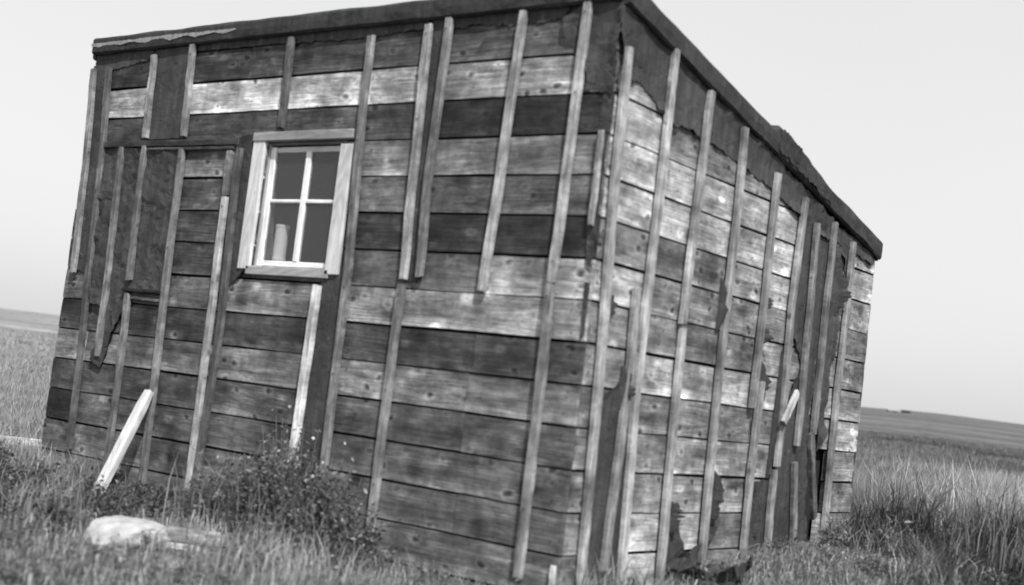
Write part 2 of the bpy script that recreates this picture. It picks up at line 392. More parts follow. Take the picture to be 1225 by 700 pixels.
def build_terrain():
    nr, na = 170, 300
    rr = np.concatenate([[0.0], np.geomspace(.35, 3200, nr - 1)])
    aa = np.linspace(0, 2 * np.pi, na, endpoint=False)
    Rg, Ag = np.meshgrid(rr, aa, indexing='ij')
    X = CX + Rg * np.sin(Ag); Y = CY + Rg * np.cos(Ag); Z = ground_z(X, Y)
    co = np.stack([X, Y, Z], -1).reshape(-1, 3)
    i = np.arange(nr - 1)[:, None] * na; j = np.arange(na)[None, :]; j2 = (j + 1) % na
    q = np.stack([i + j, i + na + j, i + na + j2, i + j2], -1).reshape(-1, 4)[:, ::-1]
    me = bpy.data.meshes.new('ground'); me.from_pydata([], [], [])
    me.vertices.add(len(co)); me.vertices.foreach_set('co', co.ravel())
    me.loops.add(q.size); me.loops.foreach_set('vertex_index', q.ravel().astype(np.int32))
    me.polygons.add(len(q)); me.polygons.foreach_set('loop_start', np.arange(0, q.size, 4, dtype=np.int32))
    me.polygons.foreach_set('use_smooth', np.ones(len(q), bool)); me.update(calc_edges=True); me.validate()
    m, n, l, b = new_mat('prairie_ground')
    g = nn(n, 'ShaderNodeNewGeometry')
    def noi(sx, sy, det, sc=1.0):
        mp = nn(n, 'ShaderNodeMapping'); mp.inputs['Scale'].default_value = (sx, sy, 1); mp.inputs['Rotation'].default_value = (0, 0, math.radians(-33))
        l.new(g.outputs['Position'], mp.inputs['Vector'])
        t = nn(n, 'ShaderNodeTexNoise'); t.inputs['Scale'].default_value = sc; t.inputs['Detail'].default_value = det; t.inputs['Roughness'].default_value = .6
        l.new(mp.outputs[0], t.inputs['Vector']); return t.outputs[0]
    band = noi(.004, .05, 4); band2 = noi(.02, .12, 5); fine = noi(1.2, 1.2, 8); soil = noi(7, 7, 8)
    ln = nn(n, 'ShaderNodeVectorMath', operation='DISTANCE'); l.new(g.outputs['Position'], ln.inputs[0]); ln.inputs[1].default_value = (CX, CY, .9)
    far = maprange(n, l, ln.outputs['Value'], 25, 120, 0, 1)
    v = math_node(n, l, 'MULTIPLY', maprange(n, l, band, .35, .65, .62, 1.3), maprange(n, l, band2, .3, .7, .75, 1.25))
    v = math_node(n, l, 'MULTIPLY', v, maprange(n, l, fine, .3, .7, .75, 1.25))
    # two fields meet behind the shack: paler stubble on the left, darker grass on the right
    sp3 = nn(n, 'ShaderNodeSeparateXYZ'); l.new(g.outputs['Position'], sp3.inputs[0])
    side = math_node(n, l, 'ADD', math_node(n, l, 'MULTIPLY', sp3.outputs[0], .766), math_node(n, l, 'MULTIPLY', sp3.outputs[1], .643))
    v = math_node(n, l, 'MULTIPLY', v, maprange(n, l, side, -4, 4, 1.55, .78))
    spk = noi(.35, .5, 9); v = math_node(n, l, 'MULTIPLY', v, maprange(n, l, spk, .35, .65, .62, 1.4))
    vf = math_node(n, l, 'MULTIPLY', v, .125)
    vn = math_node(n, l, 'MULTIPLY', maprange(n, l, soil, .3, .7, .5, 1.5), .11)
    mixn = nn(n, 'ShaderNodeMix'); mixn.data_type = 'FLOAT'; l.new(far, mixn.inputs[0]); l.new(vn, mixn.inputs[2]); l.new(vf, mixn.inputs[3])
    c = nn(n, 'ShaderNodeCombineColor')
    for k in range(3): l.new(mixn.outputs[0], c.inputs[k])
    l.new(c.outputs[0], b.inputs['Base Color']); b.inputs['Roughness'].default_value = .95; b.inputs['Specular IOR Level'].default_value = .1
    bp = nn(n, 'ShaderNodeBump'); bp.inputs['Strength'].default_value = .6; bp.inputs['Distance'].default_value = .05
    l.new(soil, bp.inputs['Height']); l.new(bp.outputs[0], b.inputs['Normal'])
    me.materials.append(m)
    o = bpy.data.objects.new('ground', me); COL.objects.link(o); tag(o, kind='structure')
build_terrain()

# measured lath positions: (distance along the wall, height) from top to bottom
FRONT_BATTENS=[
 ([(-3.734, 2.566), (-3.678, 1.97), (-3.646, 1.339)],130),
 ([(-3.585, 2.568), (-3.522, 1.968), (-3.498, 1.345), (-3.463, 0.985), (-3.438, 0.327)],95),
 ([(-3.342, 2.079), (-3.343, 1.966), (-3.307, 1.353), (-3.296, 0.872)],120),
 ([(-3.13, 2.085), (-3.132, 1.964), (-3.104, 1.318)],115),
 ([(-3.098, 1.237), (-3.079, 1.012), (-3.069, 0.265)],110),
 ([(-3.168, 2.617), (-3.14, 2.129)],150),
 ([(-2.826, 2.648), (-2.8, 2.13)],125),
 ([(-2.798, 2.054), (-2.789, 1.96), (-2.785, 1.563), (-2.763, 1.033), (-2.737, 0.173)],125),
 ([(-2.39, 2.042), (-2.381, 1.803)],115),
 ([(-2.379, 1.793), (-2.364, 0.941), (-2.355, 0.132)],165),
 ([(-2.312, 2.055), (-2.318, 1.956), (-2.276, 1.067), (-2.315, 0.138)],100),
 ([(-2.026, 2.633), (-2.017, 2.154)],95),
 ([(-1.452, 2.604), (-1.441, 2.121), (-1.401, 1.432), (-1.4, 1.005), (-1.396, 0.559), (-1.392, 0.205)],125),
 ([(-1.594, 1.354), (-1.604, 0.701), (-1.605, 0.192)],225),
 ([(-1.079, 2.632), (-1.06, 1.943), (-1.04, 1.408)],160),
 ([(-1.044, 1.387), (-1.047, 1.034), (-1.047, 0.237)],130),
 ([(-0.953, 2.648), (-0.962, 1.882), (-0.941, 1.427)],125),
 ([(-0.516, 2.644), (-0.539, 1.824), (-0.565, 1.371)],150),
 ([(-0.167, 2.662), (-0.179, 1.824), (-0.189, 1.433)],160),
 ([(-0.194, 1.422), (-0.185, 1.103), (-0.182, 0.18)],130),
]
RIGHT_BATTENS=[
 ([(0.046, 2.463), (0.056, 1.838), (0.103, 1.165), (0.141, 0.181)],185),
 ([(0.425, 2.56), (0.426, 1.91), (0.409, 1.12), (0.462, 0.148)],190),
 ([(0.322, 1.462), (0.341, 1.078), (0.309, 0.237)],165),
 ([(0.781, 2.46), (0.762, 1.976), (0.742, 1.352)],175),
 ([(0.753, 1.337), (0.769, 0.842), (0.796, 0.159)],185),
 ([(1.146, 2.376), (1.157, 2.054), (1.146, 1.144), (1.17, 0.247)],165),
 ([(1.55, 2.231), (1.546, 1.564), (1.532, 1.013)],165),
 ([(1.605, 1.147), (1.593, 0.709), (1.603, 0.263)],160),
 ([(1.903, 2.168), (1.86, 1.604), (1.888, 1.116), (1.879, 0.725)],165),
 ([(1.854, 0.707), (1.877, 0.225)],155),
 ([(2.075, 2.062), (2.089, 1.634), (2.108, 0.845)],150),
 ([(2.098, 0.754), (2.197, 0.247)],150),
 ([(2.31, 2.103), (2.297, 1.67), (2.297, 0.912)],140),
 ([(2.267, 0.92), (2.42, 0.45)],120),
 ([(2.582, 2.039), (2.584, 1.523), (2.566, 1.26), (2.573, 0.379)],160),
]

# ------------------------------------------------------------------ the shack
SL, D = -3.745, 2.985            # left wall x, depth; corner nearest the camera is the origin
ROW0, RP = 2.614, .178
GAP = .0105
def rz(k): return ROW0 - RP * k
def top_at(y): return 2.645 - .2165 * y          # wall top along the right wall
shack = empty('shack', (0, 0, 0))
tag(shack, 'weathered board shack with torn tar paper and thin battens standing alone on the prairie', 'shack')

# front boards: row -> [(u0, u1, display level)]
FR = {
 -1: [(SL, -2.34, 66), (-2.34, -.6, 80), (-.6, 0, 75)],
 0: [(SL, -2.35, 66), (-2.35, -1.06, 76), (-1.06, 0, 88)],
 1: [(SL, -2.83, 158), (-2.83, -1.43, 196), (-1.43, -.20, 150), (-.20, 0, 112)],
 2: [(SL, -1.45, 82), (-1.45, -1.0, 78), (-1.0, 0, 54)],
 3: [(SL, -2.12, 124), (-1.56, -.95, 134), (-.95, 0, 118)],
 4: [(SL, -2.12, 82), (-1.56, -.97, 108), (-.97, -.19, 92), (-.19, 0, 104)],
 5: [(SL, -2.12, 72), (-1.56, -1.0, 68), (-1.0, 0, 58)],
 6: [(SL, -2.12, 76), (-1.56, -.56, 98), (-.56, 0, 158)],
 7: [(SL, -2.34, 106), (-2.34, -1.42, 126), (-1.42, 0, 152)],
 8: [(SL, -2.38, 70), (-2.38, -.58, 74), (-.58, 0, 84)],
 9: [(SL, -3.45, 128), (-3.45, -2.36, 108), (-2.36, -.6, 124), (-.6, 0, 122)],
 10: [(SL, -2.37, 86), (-2.37, -.59, 98), (-.59, 0, 92)],
 11: [(SL, -3.44, 54), (-3.44, -1.4, 96), (-1.4, 0, 104)],
 12: [(SL, -2.75, 104), (-2.75, -.58, 104), (-.58, 0, 102)],
 13: [(SL, -1.05, 112), (-1.05, 0, 112)],
 14: [(SL, -1.6, 110), (-1.6, 0, 118)]}
for k, L in FR.items():
    for (a, b_, v) in L:
        z1 = rz(k) - GAP / 2; z0 = rz(k + 1) + GAP / 2
        if k == -1: z1 = 2.66
        board(a + .002, b_ - .002, z0, z1, lev(v * random.uniform(.97, 1.03), KF), shack, 'F')
board(-2.118, -1.562, rz(7) + GAP / 2, 1.400, lev(110, KF), shack, 'F')
# right wall boards
RR = {
 -1: [(0, 1.0, 95)], 0: [(0, 1.0, 100)],
 1: [(0, 1.6, 150)], 2: [(0, .44, 186), (.44, 2.2, 138)],
 3: [(0, .43, 214), (.43, 1.55, 176), (1.55, D, 168)],
 4: [(0, .43, 196), (.43, 1.55, 200), (1.55, D, 186)],
 5: [(0, .42, 152), (.42, .76, 112), (.76, 1.16, 140), (1.16, 1.55, 170), (1.55, D, 176)],
 6: [(0, .42, 176), (.42, 1.55, 154), (1.55, D, 140)],
 7: [(0, .42, 156), (.42, 1.15, 134), (1.15, D, 142)],
 8: [(0, .42, 150), (.42, 1.57, 190), (1.57, 2.40, 160), (2.42, D, 156)],
 9: [(0, .43, 140), (.43, 1.57, 140), (1.57, 2.40, 110), (2.42, D, 168)],
 10: [(0, .45, 150), (.45, 1.88, 168), (1.88, 2.29, 120), (2.565, D, 146)],
 11: [(0, .46, 150), (.46, 1.87, 150), (1.87, 2.31, 110), (2.57, D, 156)],
 12: [(0, .46, 170), (.46, 1.2, 196), (1.2, 2.30, 120), (2.5, D, 182)],
 13: [(0, .47, 150), (.47, 1.18, 186), (1.18, D, 150)],
 14: [(0, 1.2, 150), (1.2, D, 140)]}
def cutR(u): return top_at(u)
for k, L in RR.items():
    for (a, b_, v) in L:
        z1 = rz(k) - GAP / 2; z0 = rz(k + 1) + GAP / 2
        if k == -1: z1 = 2.66
        board(a + (.022 if a == 0 else .002), b_ - .002, z0, z1, lev(v * random.uniform(.97, 1.03), KR), shack, 'R', cut=cutR)
# left and back walls
for k in range(-1, 15):
    z1 = (rz(k) - .08 - GAP / 2) if k >= 0 else 2.66; z0 = rz(k + 1) - .08 + GAP / 2
    j = random.uniform(.9, 2.2)
    for (a, b_) in ((.002, j), (j, D - .022)):
        board(a + .001, b_ - .001, z0, z1, lev(random.uniform(60, 140), KR), shack, 'L', cut=lambda u: top_at(D - u))
    if z0 < top_at(D) - .03:
        j = random.uniform(1.2, 2.6)
        for (a, b_) in ((.0, j), (j, -SL)):
            board(a + .001, b_ - .001, z0, min(z1, top_at(D)), lev(random.uniform(60, 140), KR), shack, 'B')

# dark posts added inside the corners to block light through the board gaps
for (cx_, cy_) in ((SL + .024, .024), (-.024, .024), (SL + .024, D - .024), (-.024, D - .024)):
    box('corner_gap_post', (cx_ - .020, cy_ - .020, -.1), (cx_ + .020, cy_ + .020, top_at(cy_) - .03), M_DARK, shack, None, 0)
# inner lining that closes the walls behind the board joints, with the window opening left free
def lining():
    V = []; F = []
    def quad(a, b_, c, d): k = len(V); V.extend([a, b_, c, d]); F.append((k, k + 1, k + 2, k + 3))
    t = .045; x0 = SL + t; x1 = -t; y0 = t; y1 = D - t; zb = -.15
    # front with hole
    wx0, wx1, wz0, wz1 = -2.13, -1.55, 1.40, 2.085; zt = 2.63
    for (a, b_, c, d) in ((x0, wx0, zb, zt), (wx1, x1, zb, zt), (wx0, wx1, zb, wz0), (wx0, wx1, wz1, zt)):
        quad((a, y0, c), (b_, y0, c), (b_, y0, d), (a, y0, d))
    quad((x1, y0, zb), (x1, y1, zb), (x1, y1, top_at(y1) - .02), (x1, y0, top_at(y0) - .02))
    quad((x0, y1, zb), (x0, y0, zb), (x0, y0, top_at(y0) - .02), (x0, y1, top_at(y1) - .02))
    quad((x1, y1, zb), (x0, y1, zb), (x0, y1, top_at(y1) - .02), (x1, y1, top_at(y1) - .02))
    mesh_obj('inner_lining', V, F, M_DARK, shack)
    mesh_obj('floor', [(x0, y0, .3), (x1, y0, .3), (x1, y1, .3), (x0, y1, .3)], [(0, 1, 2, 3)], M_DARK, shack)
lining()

# roof: a sloping deck covered in felt, with deep felt-covered fascias
def slab(name, P0, P1, depth, mat, nseg=24, wob=.004, thick=.03, lump=None):
    """fascia board from P0 to P1 (outer top edge), hanging down by depth, wrapped in felt"""
    P0 = Vector(P0); P1 = Vector(P1); d = (P1 - P0); h = Vector((d.x, d.y, 0)).normalized(); out = Vector((h.y, -h.x, 0)); seed = random.uniform(0, 60)
    V = []; F = []; prof = 9
    for i in range(nseg + 1):
        t = i / nseg; p = P0 + d * t
        w = lambda c: mn.noise(Vector((t * d.length * 4.5, seed, c))) * wob
        up = lump(t * d.length) if lump else 0
        for c, (o, z) in enumerate(((-.09, .004), (-.02, .006), (thick * .7, .002), (thick, -.012), (thick + .002, -depth * .5), (thick, -depth + .01), (thick * .6, -depth), (0, -depth + .002), (0, -.02))):
            V.append(p + out * (o + w(c) + (up * .2 if c in (3, 4) else 0)) + Vector((0, 0, z + w(c + 20) + (up if c in (1, 2, 3) else 0))))
    for i in range(nseg):
        for c in range(prof):
            a = i * prof + c; b_ = i * prof + (c + 1) % prof
            F.append((a, a + prof, b_ + prof, b_))
    F += [tuple(range(prof)), tuple(nseg * prof + c for c in reversed(range(prof)))]
    c = (P0 + P1) / 2
    return mesh_obj(name, [v - c for v in V], F, mat, shack, c, smooth=False)
RS = -.2135
def roof_z(y): return 2.752 + RS * (y + .006)
OX0, OX1, OY0, OY1 = SL - .012, .006, -.006, D + .006
V = []; F = []; nx, ny = 26, 22
for j in range(ny + 1):
    for i in range(nx + 1):
        x = OX0 + (OX1 - OX0) * i / nx; y = OY0 + (OY1 - OY0) * j / ny
        V.append((x, y, roof_z(y) - .012 + mn.noise(Vector((x * 2.3, y * 2.3, 4))) * .008))
for j in range(ny):
    for i in range(nx):
        a = j * (nx + 1) + i; F.append((a, a + 1, a + nx + 2, a + nx + 1))
nv = len(V); V += [(x, y, z - .05) for x, y, z in V]; F += [tuple(q + nv for q in reversed(f)) for f in F[:nx * ny]]
for i in range(nx):
    F.append((i + 1, i, i + nv, i + 1 + nv)); a = ny * (nx + 1) + i; F.append((a, a + 1, a + 1 + nv, a + nv))
for j in range(ny):
    a = j * (nx + 1); F.append((a, a + nx + 1, a + nx + 1 + nv, a + nv)); a += nx; F.append((a + nx + 1, a, a + nv, a + nx + 1 + nv))
mesh_obj('roof', V, F, M_FELTR, shack)
slab('fascia', (OX0, -.006, 2.752), (.006, -.006, 2.750), .098, M_FELTR, 60, .006)
def lumpR(s):
    return .034 * max(0, min(1, (s - 1.48) / .06)) * (1 if s < 1.85 else max(0, 1 - (s - 1.85) / .35)) * (1 + .5 * mn.noise(Vector((s * 14, 0, 0))))
slab('fascia', (.006, -.006, 2.747), (.006, D + .006, roof_z(D + .006) - .004), .108, M_FELTR, 110, .007, lump=lumpR)
slab('fascia', (OX0, D + .006, roof_z(D + .006)), (OX0, -.006, 2.747), .118, M_FELTR, 40, .006)
slab('fascia', (.006, D + .006, roof_z(D + .006)), (OX0, D + .006, roof_z(D + .006)), .118, M_FELTR, 40, .006)
# torn roofing felt folded up over the rake
felt([(1.50, 2.345), (1.62, 2.318), (1.80, 2.275), (2.0, 2.23), (2.20, 2.19), (2.12, 2.262), (1.98, 2.305), (1.88, 2.356), (1.80, 2.375), (1.74, 2.410), (1.66, 2.42), (1.58, 2.452), (1.49, 2.440)], shack, 'R', M_FELTR, 'torn_felt', .022, .040, .010, .01)
# bare wood showing where the felt has torn off the front fascia
bare = [(-3.765 + .075 * i, 2.700 + .003 * math.sin(i * 1.7) - (.012 if i % 3 == 1 else 0)) for i in range(18)]
felt(bare + [(-2.44, 2.712), (-3.0, 2.718), (-3.765, 2.716)], shack, 'F', plain_material('bare_fascia_wood', .22, .85, .3, 30), 'bare_strip', .006, .040, .001)

PF={
 'edge':[(-3.761, 2.596), (-3.6, 2.581), (-3.343, 2.106), (-3.168, 2.092), (-2.807, 2.047), (-2.796, 1.565), (-2.793, 1.286), (-3.07, 1.259), (-3.142, 1.236), (-3.289, 0.864), (-3.311, 0.853), (-3.315, 1.141), (-3.48, 1.219), (-3.686, 1.319)],
 'edge2':[(-3.761, 2.596), (-3.59, 2.576), (-3.537, 2.11), (-3.481, 1.327), (-3.671, 1.359), (-3.704, 1.77)],
 'door':[(-3.524, 2.089), (-2.807, 2.047), (-2.796, 1.565), (-2.795, 1.263), (-3.086, 1.263), (-3.26, 0.809), (-3.35, 0.849), (-3.312, 1.16), (-3.444, 1.172)],
 'top':[(-3.178, 2.65), (-2.842, 2.651), (-2.802, 2.127), (-3.137, 2.125)],
 'window':[(-2.334, 2.12), (-2.212, 2.135), (-2.189, 1.956), (-2.148, 1.426), (-2.18, 1.39), (-2.282, 1.31), (-2.344, 1.285), (-2.349, 1.732), (-2.353, 2.048)],
 'under':[(-1.59, 1.384), (-1.495, 1.401), (-1.411, 1.412), (-1.411, 1.005), (-1.402, 0.212), (-1.601, 0.193), (-1.61, 0.701), (-1.597, 1.197)],
 'NO':[(-1.072, 2.652), (-0.959, 2.663), (-0.958, 2.082), (-0.939, 1.432), (-0.97, 1.399), (-1.045, 1.412), (-1.066, 1.944)],
 'Q':[(-0.295, 2.601), (-0.183, 2.659), (0.012, 2.649), (0.015, 2.437), (0.014, 2.257), (-0.045, 2.252), (-0.123, 2.318), (-0.197, 2.414), (-0.257, 2.493)],
 'header':[(-3.529, 2.11), (-2.364, 2.103), (-2.35, 2.066), (-3.1, 2.062), (-3.523, 2.084)],
}
# tar paper on the front wall
felt(PF['edge2'], shack, 'F', rag=.014, base=.005, amp=.007)
felt(PF['door'], shack, 'F', rag=.016, base=.006, amp=.020, curl=.02, step=.03)
felt(PF['top'], shack, 'F', rag=.005, amp=.006)
felt(PF['window'], shack, 'F', rag=.008, curl=.015)
felt(PF['under'], shack, 'F', rag=.005, amp=.004)
felt(PF['NO'], shack, 'F', rag=.006)
felt(PF['Q'], shack, 'F', rag=.020, amp=.014, curl=.03)
felt([(SL + .005, 2.53), (-3.2, 2.60), (-3.2, 2.655), (SL + .005, 2.655)], shack, 'F', rag=.01, amp=.006)
felt([(-2.8, 2.62), (-2.2, 2.615), (-1.5, 2.60), (-1.09, 2.62), (-1.09, 2.66), (-2.8, 2.66)], shack, 'F', rag=.012, amp=.005)
felt([(-.95, 2.60), (-.75, 2.615), (-.6, 2.59), (-.3, 2.60), (-.28, 2.66), (-.95, 2.66)], shack, 'F', rag=.02, amp=.005)
# a narrow wrap of paper round the near corner
felt([(-.045, 2.30), (.0, 2.30), (.001, 2.0), (-.002, 1.5), (-.035, 1.52), (-.05, 1.72), (-.03, 1.86), (-.05, 2.02)], shack, 'F', rag=.012, amp=.008)
felt([(-.03, 1.44), (-.003, 1.44), (-.003, 1.22), (-.02, 1.2)], shack, 'F', rag=.006, amp=.004)
PR={'band':[(-0.03, 2.641), (0.275, 2.601), (0.804, 2.475), (1.565, 2.301), (2.363, 2.107), (2.956, 2.019), (2.921, 1.952), (2.569, 1.997), (2.217, 2.002), (1.909, 2.055), (1.777, 2.085), (1.553, 2.14), (1.356, 2.17), (1.177, 2.192), (1.014, 2.215), (0.859, 2.229), (0.76, 2.231), (0.661, 2.247), (0.562, 2.24), (0.488, 2.23), (0.393, 2.261), (0.288, 2.31), (0.189, 2.344), (0.101, 2.336), (0.086, 2.28), (0.021, 2.271)],
 'mid':[(1.922, 2.089), (2.116, 2.092), (2.397, 2.065), (2.445, 1.823), (2.369, 1.707), (2.401, 1.483), (2.291, 1.284), (2.244, 0.932), (2.327, 0.542), (2.361, 0.357), (2.204, 0.246), (1.87, 0.242), (1.614, 0.283), (1.568, 0.643), (1.873, 0.653), (1.867, 0.892), (2.01, 1.191), (2.098, 1.267), (1.983, 1.393), (1.907, 1.452), (1.919, 1.747)],
 'low':[(0.171, 0.992), (0.269, 1.028), (0.36, 1.116), (0.414, 1.288), (0.46, 1.274), (0.438, 1.011), (0.47, 0.531), (0.482, 0.146), (0.151, 0.161), (0.138, 0.529), (0.142, 0.883)],
 'b3':[(0.835, 0.533), (0.883, 0.526), (0.931, 0.377), (0.971, 0.298), (1.058, 0.304), (1.18, 0.342), (1.236, 0.243), (0.998, 0.211), (0.827, 0.149), (0.824, 0.302)],
 'r4':[(1.194, 0.657), (1.283, 0.638), (1.298, 0.536), (1.266, 0.373), (1.237, 0.276), (1.183, 0.253)],
 'r8':[(2.31, 1.946), (2.397, 1.969), (2.525, 1.835), (2.459, 1.719), (2.517, 1.63), (2.492, 1.493), (2.503, 1.35), (2.46, 1.241), (2.47, 0.92), (2.403, 0.823), (2.292, 1.097), (2.312, 1.38), (2.333, 1.665)],
 'r9':[(2.427, 2.037), (2.602, 2.012), (2.643, 1.852), (2.589, 1.819), (2.525, 1.883), (2.445, 1.967)],
}
felt(PR['band'], shack, 'R', rag=.016, amp=.008, curl=.02)
felt(PR['mid'], shack, 'R', rag=.016, amp=.008, curl=.02)
felt(PR['low'], shack, 'R', rag=.012, amp=.010, curl=.02)
felt(PR['b3'], shack, 'R', rag=.018, amp=.012, curl=.04)
felt(PR['r4'], shack, 'R', rag=.014, amp=.012, curl=.05)
felt(PR['r8'], shack, 'R', rag=.022, amp=.010, curl=.03)
felt(PR['r9'], shack, 'R', rag=.012, amp=.008, curl=.03)

# dark paper flaps on the right wall, standing for tears, shadows and holes
def flap(u, z0, z1, w, outv, side='R', name='paper_shade_flap', du=.0):
    V = []; n = 22; seed = random.uniform(0, 40)
    for i in range(n + 1):
        t = i / n; z = z0 + (z1 - z0) * t
        prof = math.sin(math.pi * min(1, max(0.04, t))) ** .6 * (1 + .55 * mn.noise(Vector((t * 4, seed, 0))) + .4 * mn.noise(Vector((t * 13, seed, 3))) + .3 * mn.noise(Vector((t * 29, seed, 6))))
        for j in range(4):
            s = j / 3
            V.append((s * w * prof + du * t, -(.006 + outv * prof * s ** .7), z - (z0 + z1) / 2))
    N = len(V); V += [(x + .001, y + .002, z) for x, y, z in V]; F = []
    for i in range(n):
        for j in range(3):
            a = i * 4 + j; F.append((a, a + 1, a + 5, a + 4)); F.append((a + N, a + 4 + N, a + 5 + N, a + 1 + N))
    c = (z0 + z1) / 2
    if side == 'F': return mesh_obj(name, V, F, M_FELTR, shack, (u, 0, c), 0)
    return mesh_obj(name, V, F, M_FELTR, shack, (0, u, c), math.pi / 2)
flap(.30, .93, 1.12, .045, .05); flap(.24, .84, 1.02, .018, .03)
flap(.83, .38, .54, .05, .06); flap(1.20, .42, .70, .04, .07)
flap(1.81, .66, 1.34, .055, .02, du=.03); flap(1.62, 1.02, 1.26, .045, .03); flap(1.17, 1.66, 1.74, .03, .03)  # first flap is a dark sheet in place of the shadow beside the lath
flap(1.575, 1.52, 1.60, .03, .04); flap(1.56, 1.34, 1.44, .04, .05); flap(2.44, 1.60, 1.88, .06, .05); flap(1.72, .36, .48, .02, .03)
flap(1.10, 1.36, 1.62, .02, .03); flap(.12, 1.30, 1.42, .03, .04)

# lintel strip over the doorway paper
batten([(-3.53, 2.098), (-2.345, 2.090)], lev(62, KF), shack, 'F', .036, .016, .012, 'lintel_strip', mat=M_BOARD)
batten([(-3.10, 2.066), (-2.36, 2.060)], lev(92, KF), shack, 'F', .018, .012, .012, 'lintel_strip', mat=M_BOARD)
batten([(-3.14, 1.262), (-2.80, 1.262)], lev(40, KF), shack, 'F', .022, .018, .012, 'cross_strip', mat=M_BOARD)
batten([(-3.08, 1.220), (-2.82, 1.214)], lev(120, KF), shack, 'F', .020, .012, .004, 'cross_strip', mat=M_BOARD)
for pts, v in FRONT_BATTENS:
    batten(pts, lev(v, KF), shack, 'F', .045 if v < 220 else .042, .021 if v < 220 else .03, .008)
batten([(-.022, 2.09), (-.02, 1.68)], lev(150, KF), shack, 'F', .03, .014, .010)
batten([(-.012, .262), (-.01, .05)], lev(205, KF), shack, 'F', .028, .014, .006)
for pts, v in RIGHT_BATTENS:
    batten(pts, lev(v, KR), shack, 'R', .047, .024, .010)
# short snapped lath hanging aslant
batten([(1.975, 1.128), (1.845, .955)], lev(215, KR), shack, 'R', .048, .016, .045, 'broken_lath')

# nail heads where the boards cross the hidden studs, and down the laths
def nails(pts, side):
    V = []; F = []
    for (u, z, o) in pts:
        k = len(V); r = random.uniform(.0035, .0055)
        for i in range(5): a = 2 * math.pi * i / 5; V.append((u + r * math.cos(a), -o - .003, z + r * math.sin(a)))
        V.append((u, -o - .006, z)); F += [(k + i, k + (i + 1) % 5, k + 5) for i in range(5)]
    o = mesh_obj('nail_heads', V, F, M_NAIL, shack, (0, 0, 0), 0 if side == 'F' else math.pi / 2); o['kind'] = 'stuff'
M_NAIL = plain_material('rusty_nail', .03, .7)
NP = []
for k in range(0, 14):
    for u in (-3.62, -2.95, -2.27, -1.36, -.75, -.06):
        for dz in (.045, .13):
            NP.append((u + random.uniform(-.02, .02), rz(k + 1) + dz + random.uniform(-.015, .015), .004))
for pts, v in FRONT_BATTENS:
    z = pts[0][1] - .05
    while z > pts[-1][1] + .03:
        i = 0
        while i < len(pts) - 2 and pts[i + 1][1] > z: i += 1
        t = (pts[i][1] - z) / (pts[i][1] - pts[i + 1][1]); NP.append((pts[i][0] + (pts[i + 1][0] - pts[i][0]) * t, z, .034)); z -= random.uniform(.3, .5)
nails([q for q in NP if not (-2.25 < q[0] < -1.45 and 1.38 < q[1] < 2.16)], 'F')
NP = []
for k in range(1, 13):
    for u in (.03, .60, 1.0, 1.4, 1.75, 2.75, 2.93):
        for dz in (.045, .13):
            z = rz(k + 1) + dz + random.uniform(-.015, .015)
            if z < top_at(u) - .35: NP.append((u + random.uniform(-.02, .02), z, .004))
nails(NP, 'R')
# window
wf = M_PAINT
win = empty('window', (-1.84, 0, 1.75), shack)
def wpart(name, x0, x1, y0, y1, z0, z1, v, horizontal=False, bev=.003, jit=.0015):
    c = win.location
    return box(name, (x0 - c.x, y0 - c.y, z0 - c.z), (x1 - c.x, y1 - c.y, z1 - c.z), M_PAINTH if horizontal else M_PAINT, win, lev(v, KF), bev, jit)
wpart('casing', -2.216, -2.124, -.018, .012, 1.418, 2.092, 204)
wpart('casing', -1.570, -1.482, -.018, .012, 1.412, 2.064, 196)
wpart('casing', -2.220, -1.490, -.024, .012, 2.090, 2.138, 142, True)
wpart('jamb', -2.128, -2.112, .012, .06, 1.42, 2.088, 150)
wpart('jamb', -1.574, -1.560, .012, .06, 1.42, 2.088, 150)
wpart('jamb', -2.112, -1.574, .012, .06, 2.072, 2.088, 110, True)
wpart('sill', -2.150, -1.545, -.018, .030, 1.392, 1.436, 150, True)
wpart('sash_stile', -2.110, -2.072, .018, .040, 1.440, 2.066, 240)
wpart('sash_stile', -1.600, -1.576, .018, .040, 1.440, 2.066, 240)
wpart('sash_rail', -2.071, -1.601, .019, .039, 1.440, 1.470, 245, True)
wpart('sash_rail', -2.071, -1.601, .019, .039, 2.035, 2.064, 200, True)
wpart('muntin', -1.842, -1.806, .016, .040, 1.470, 2.035, 240)
wpart('muntin', -2.072, -1.842, .018, .038, 1.772, 1.790, 225, True)
wpart('muntin', -1.806, -1.600, .018, .038, 1.772, 1.790, 225, True)
gm, n, l, b = new_mat('window_glass')
n.remove(b); out = n['Material Output']
tr = nn(n, 'ShaderNodeBsdfTransparent'); tr.inputs[0].default_value = (.82, .82, .82, 1)
gl = nn(n, 'ShaderNodeBsdfGlossy'); gl.inputs['Roughness'].default_value = .06
fr = nn(n, 'ShaderNodeFresnel'); fr.inputs[0].default_value = 1.5
gn = nn(n, 'ShaderNodeNewGeometry'); l.new(maprange(n, l, gn.outputs['Backfacing'], 0, 1, 1.5, 1 / 1.5), fr.inputs[0])
ms = nn(n, 'ShaderNodeMixShader'); df = nn(n, 'ShaderNodeBsdfDiffuse'); df.inputs[0].default_value = (.5, .5, .5, 1)
ms2 = nn(n, 'ShaderNodeMixShader'); ms2.inputs[0].default_value = .03
tcg = nn(n, 'ShaderNodeTexCoord'); ng = nn(n, 'ShaderNodeTexNoise'); ng.inputs['Scale'].default_value = 5; bpg = nn(n, 'ShaderNodeBump'); bpg.inputs['Strength'].default_value = .08; bpg.inputs['Distance'].default_value = .02
l.new(tcg.outputs['Object'], ng.inputs['Vector']); l.new(ng.outputs[0], bpg.inputs['Height']); l.new(bpg.outputs[0], gl.inputs['Normal'])
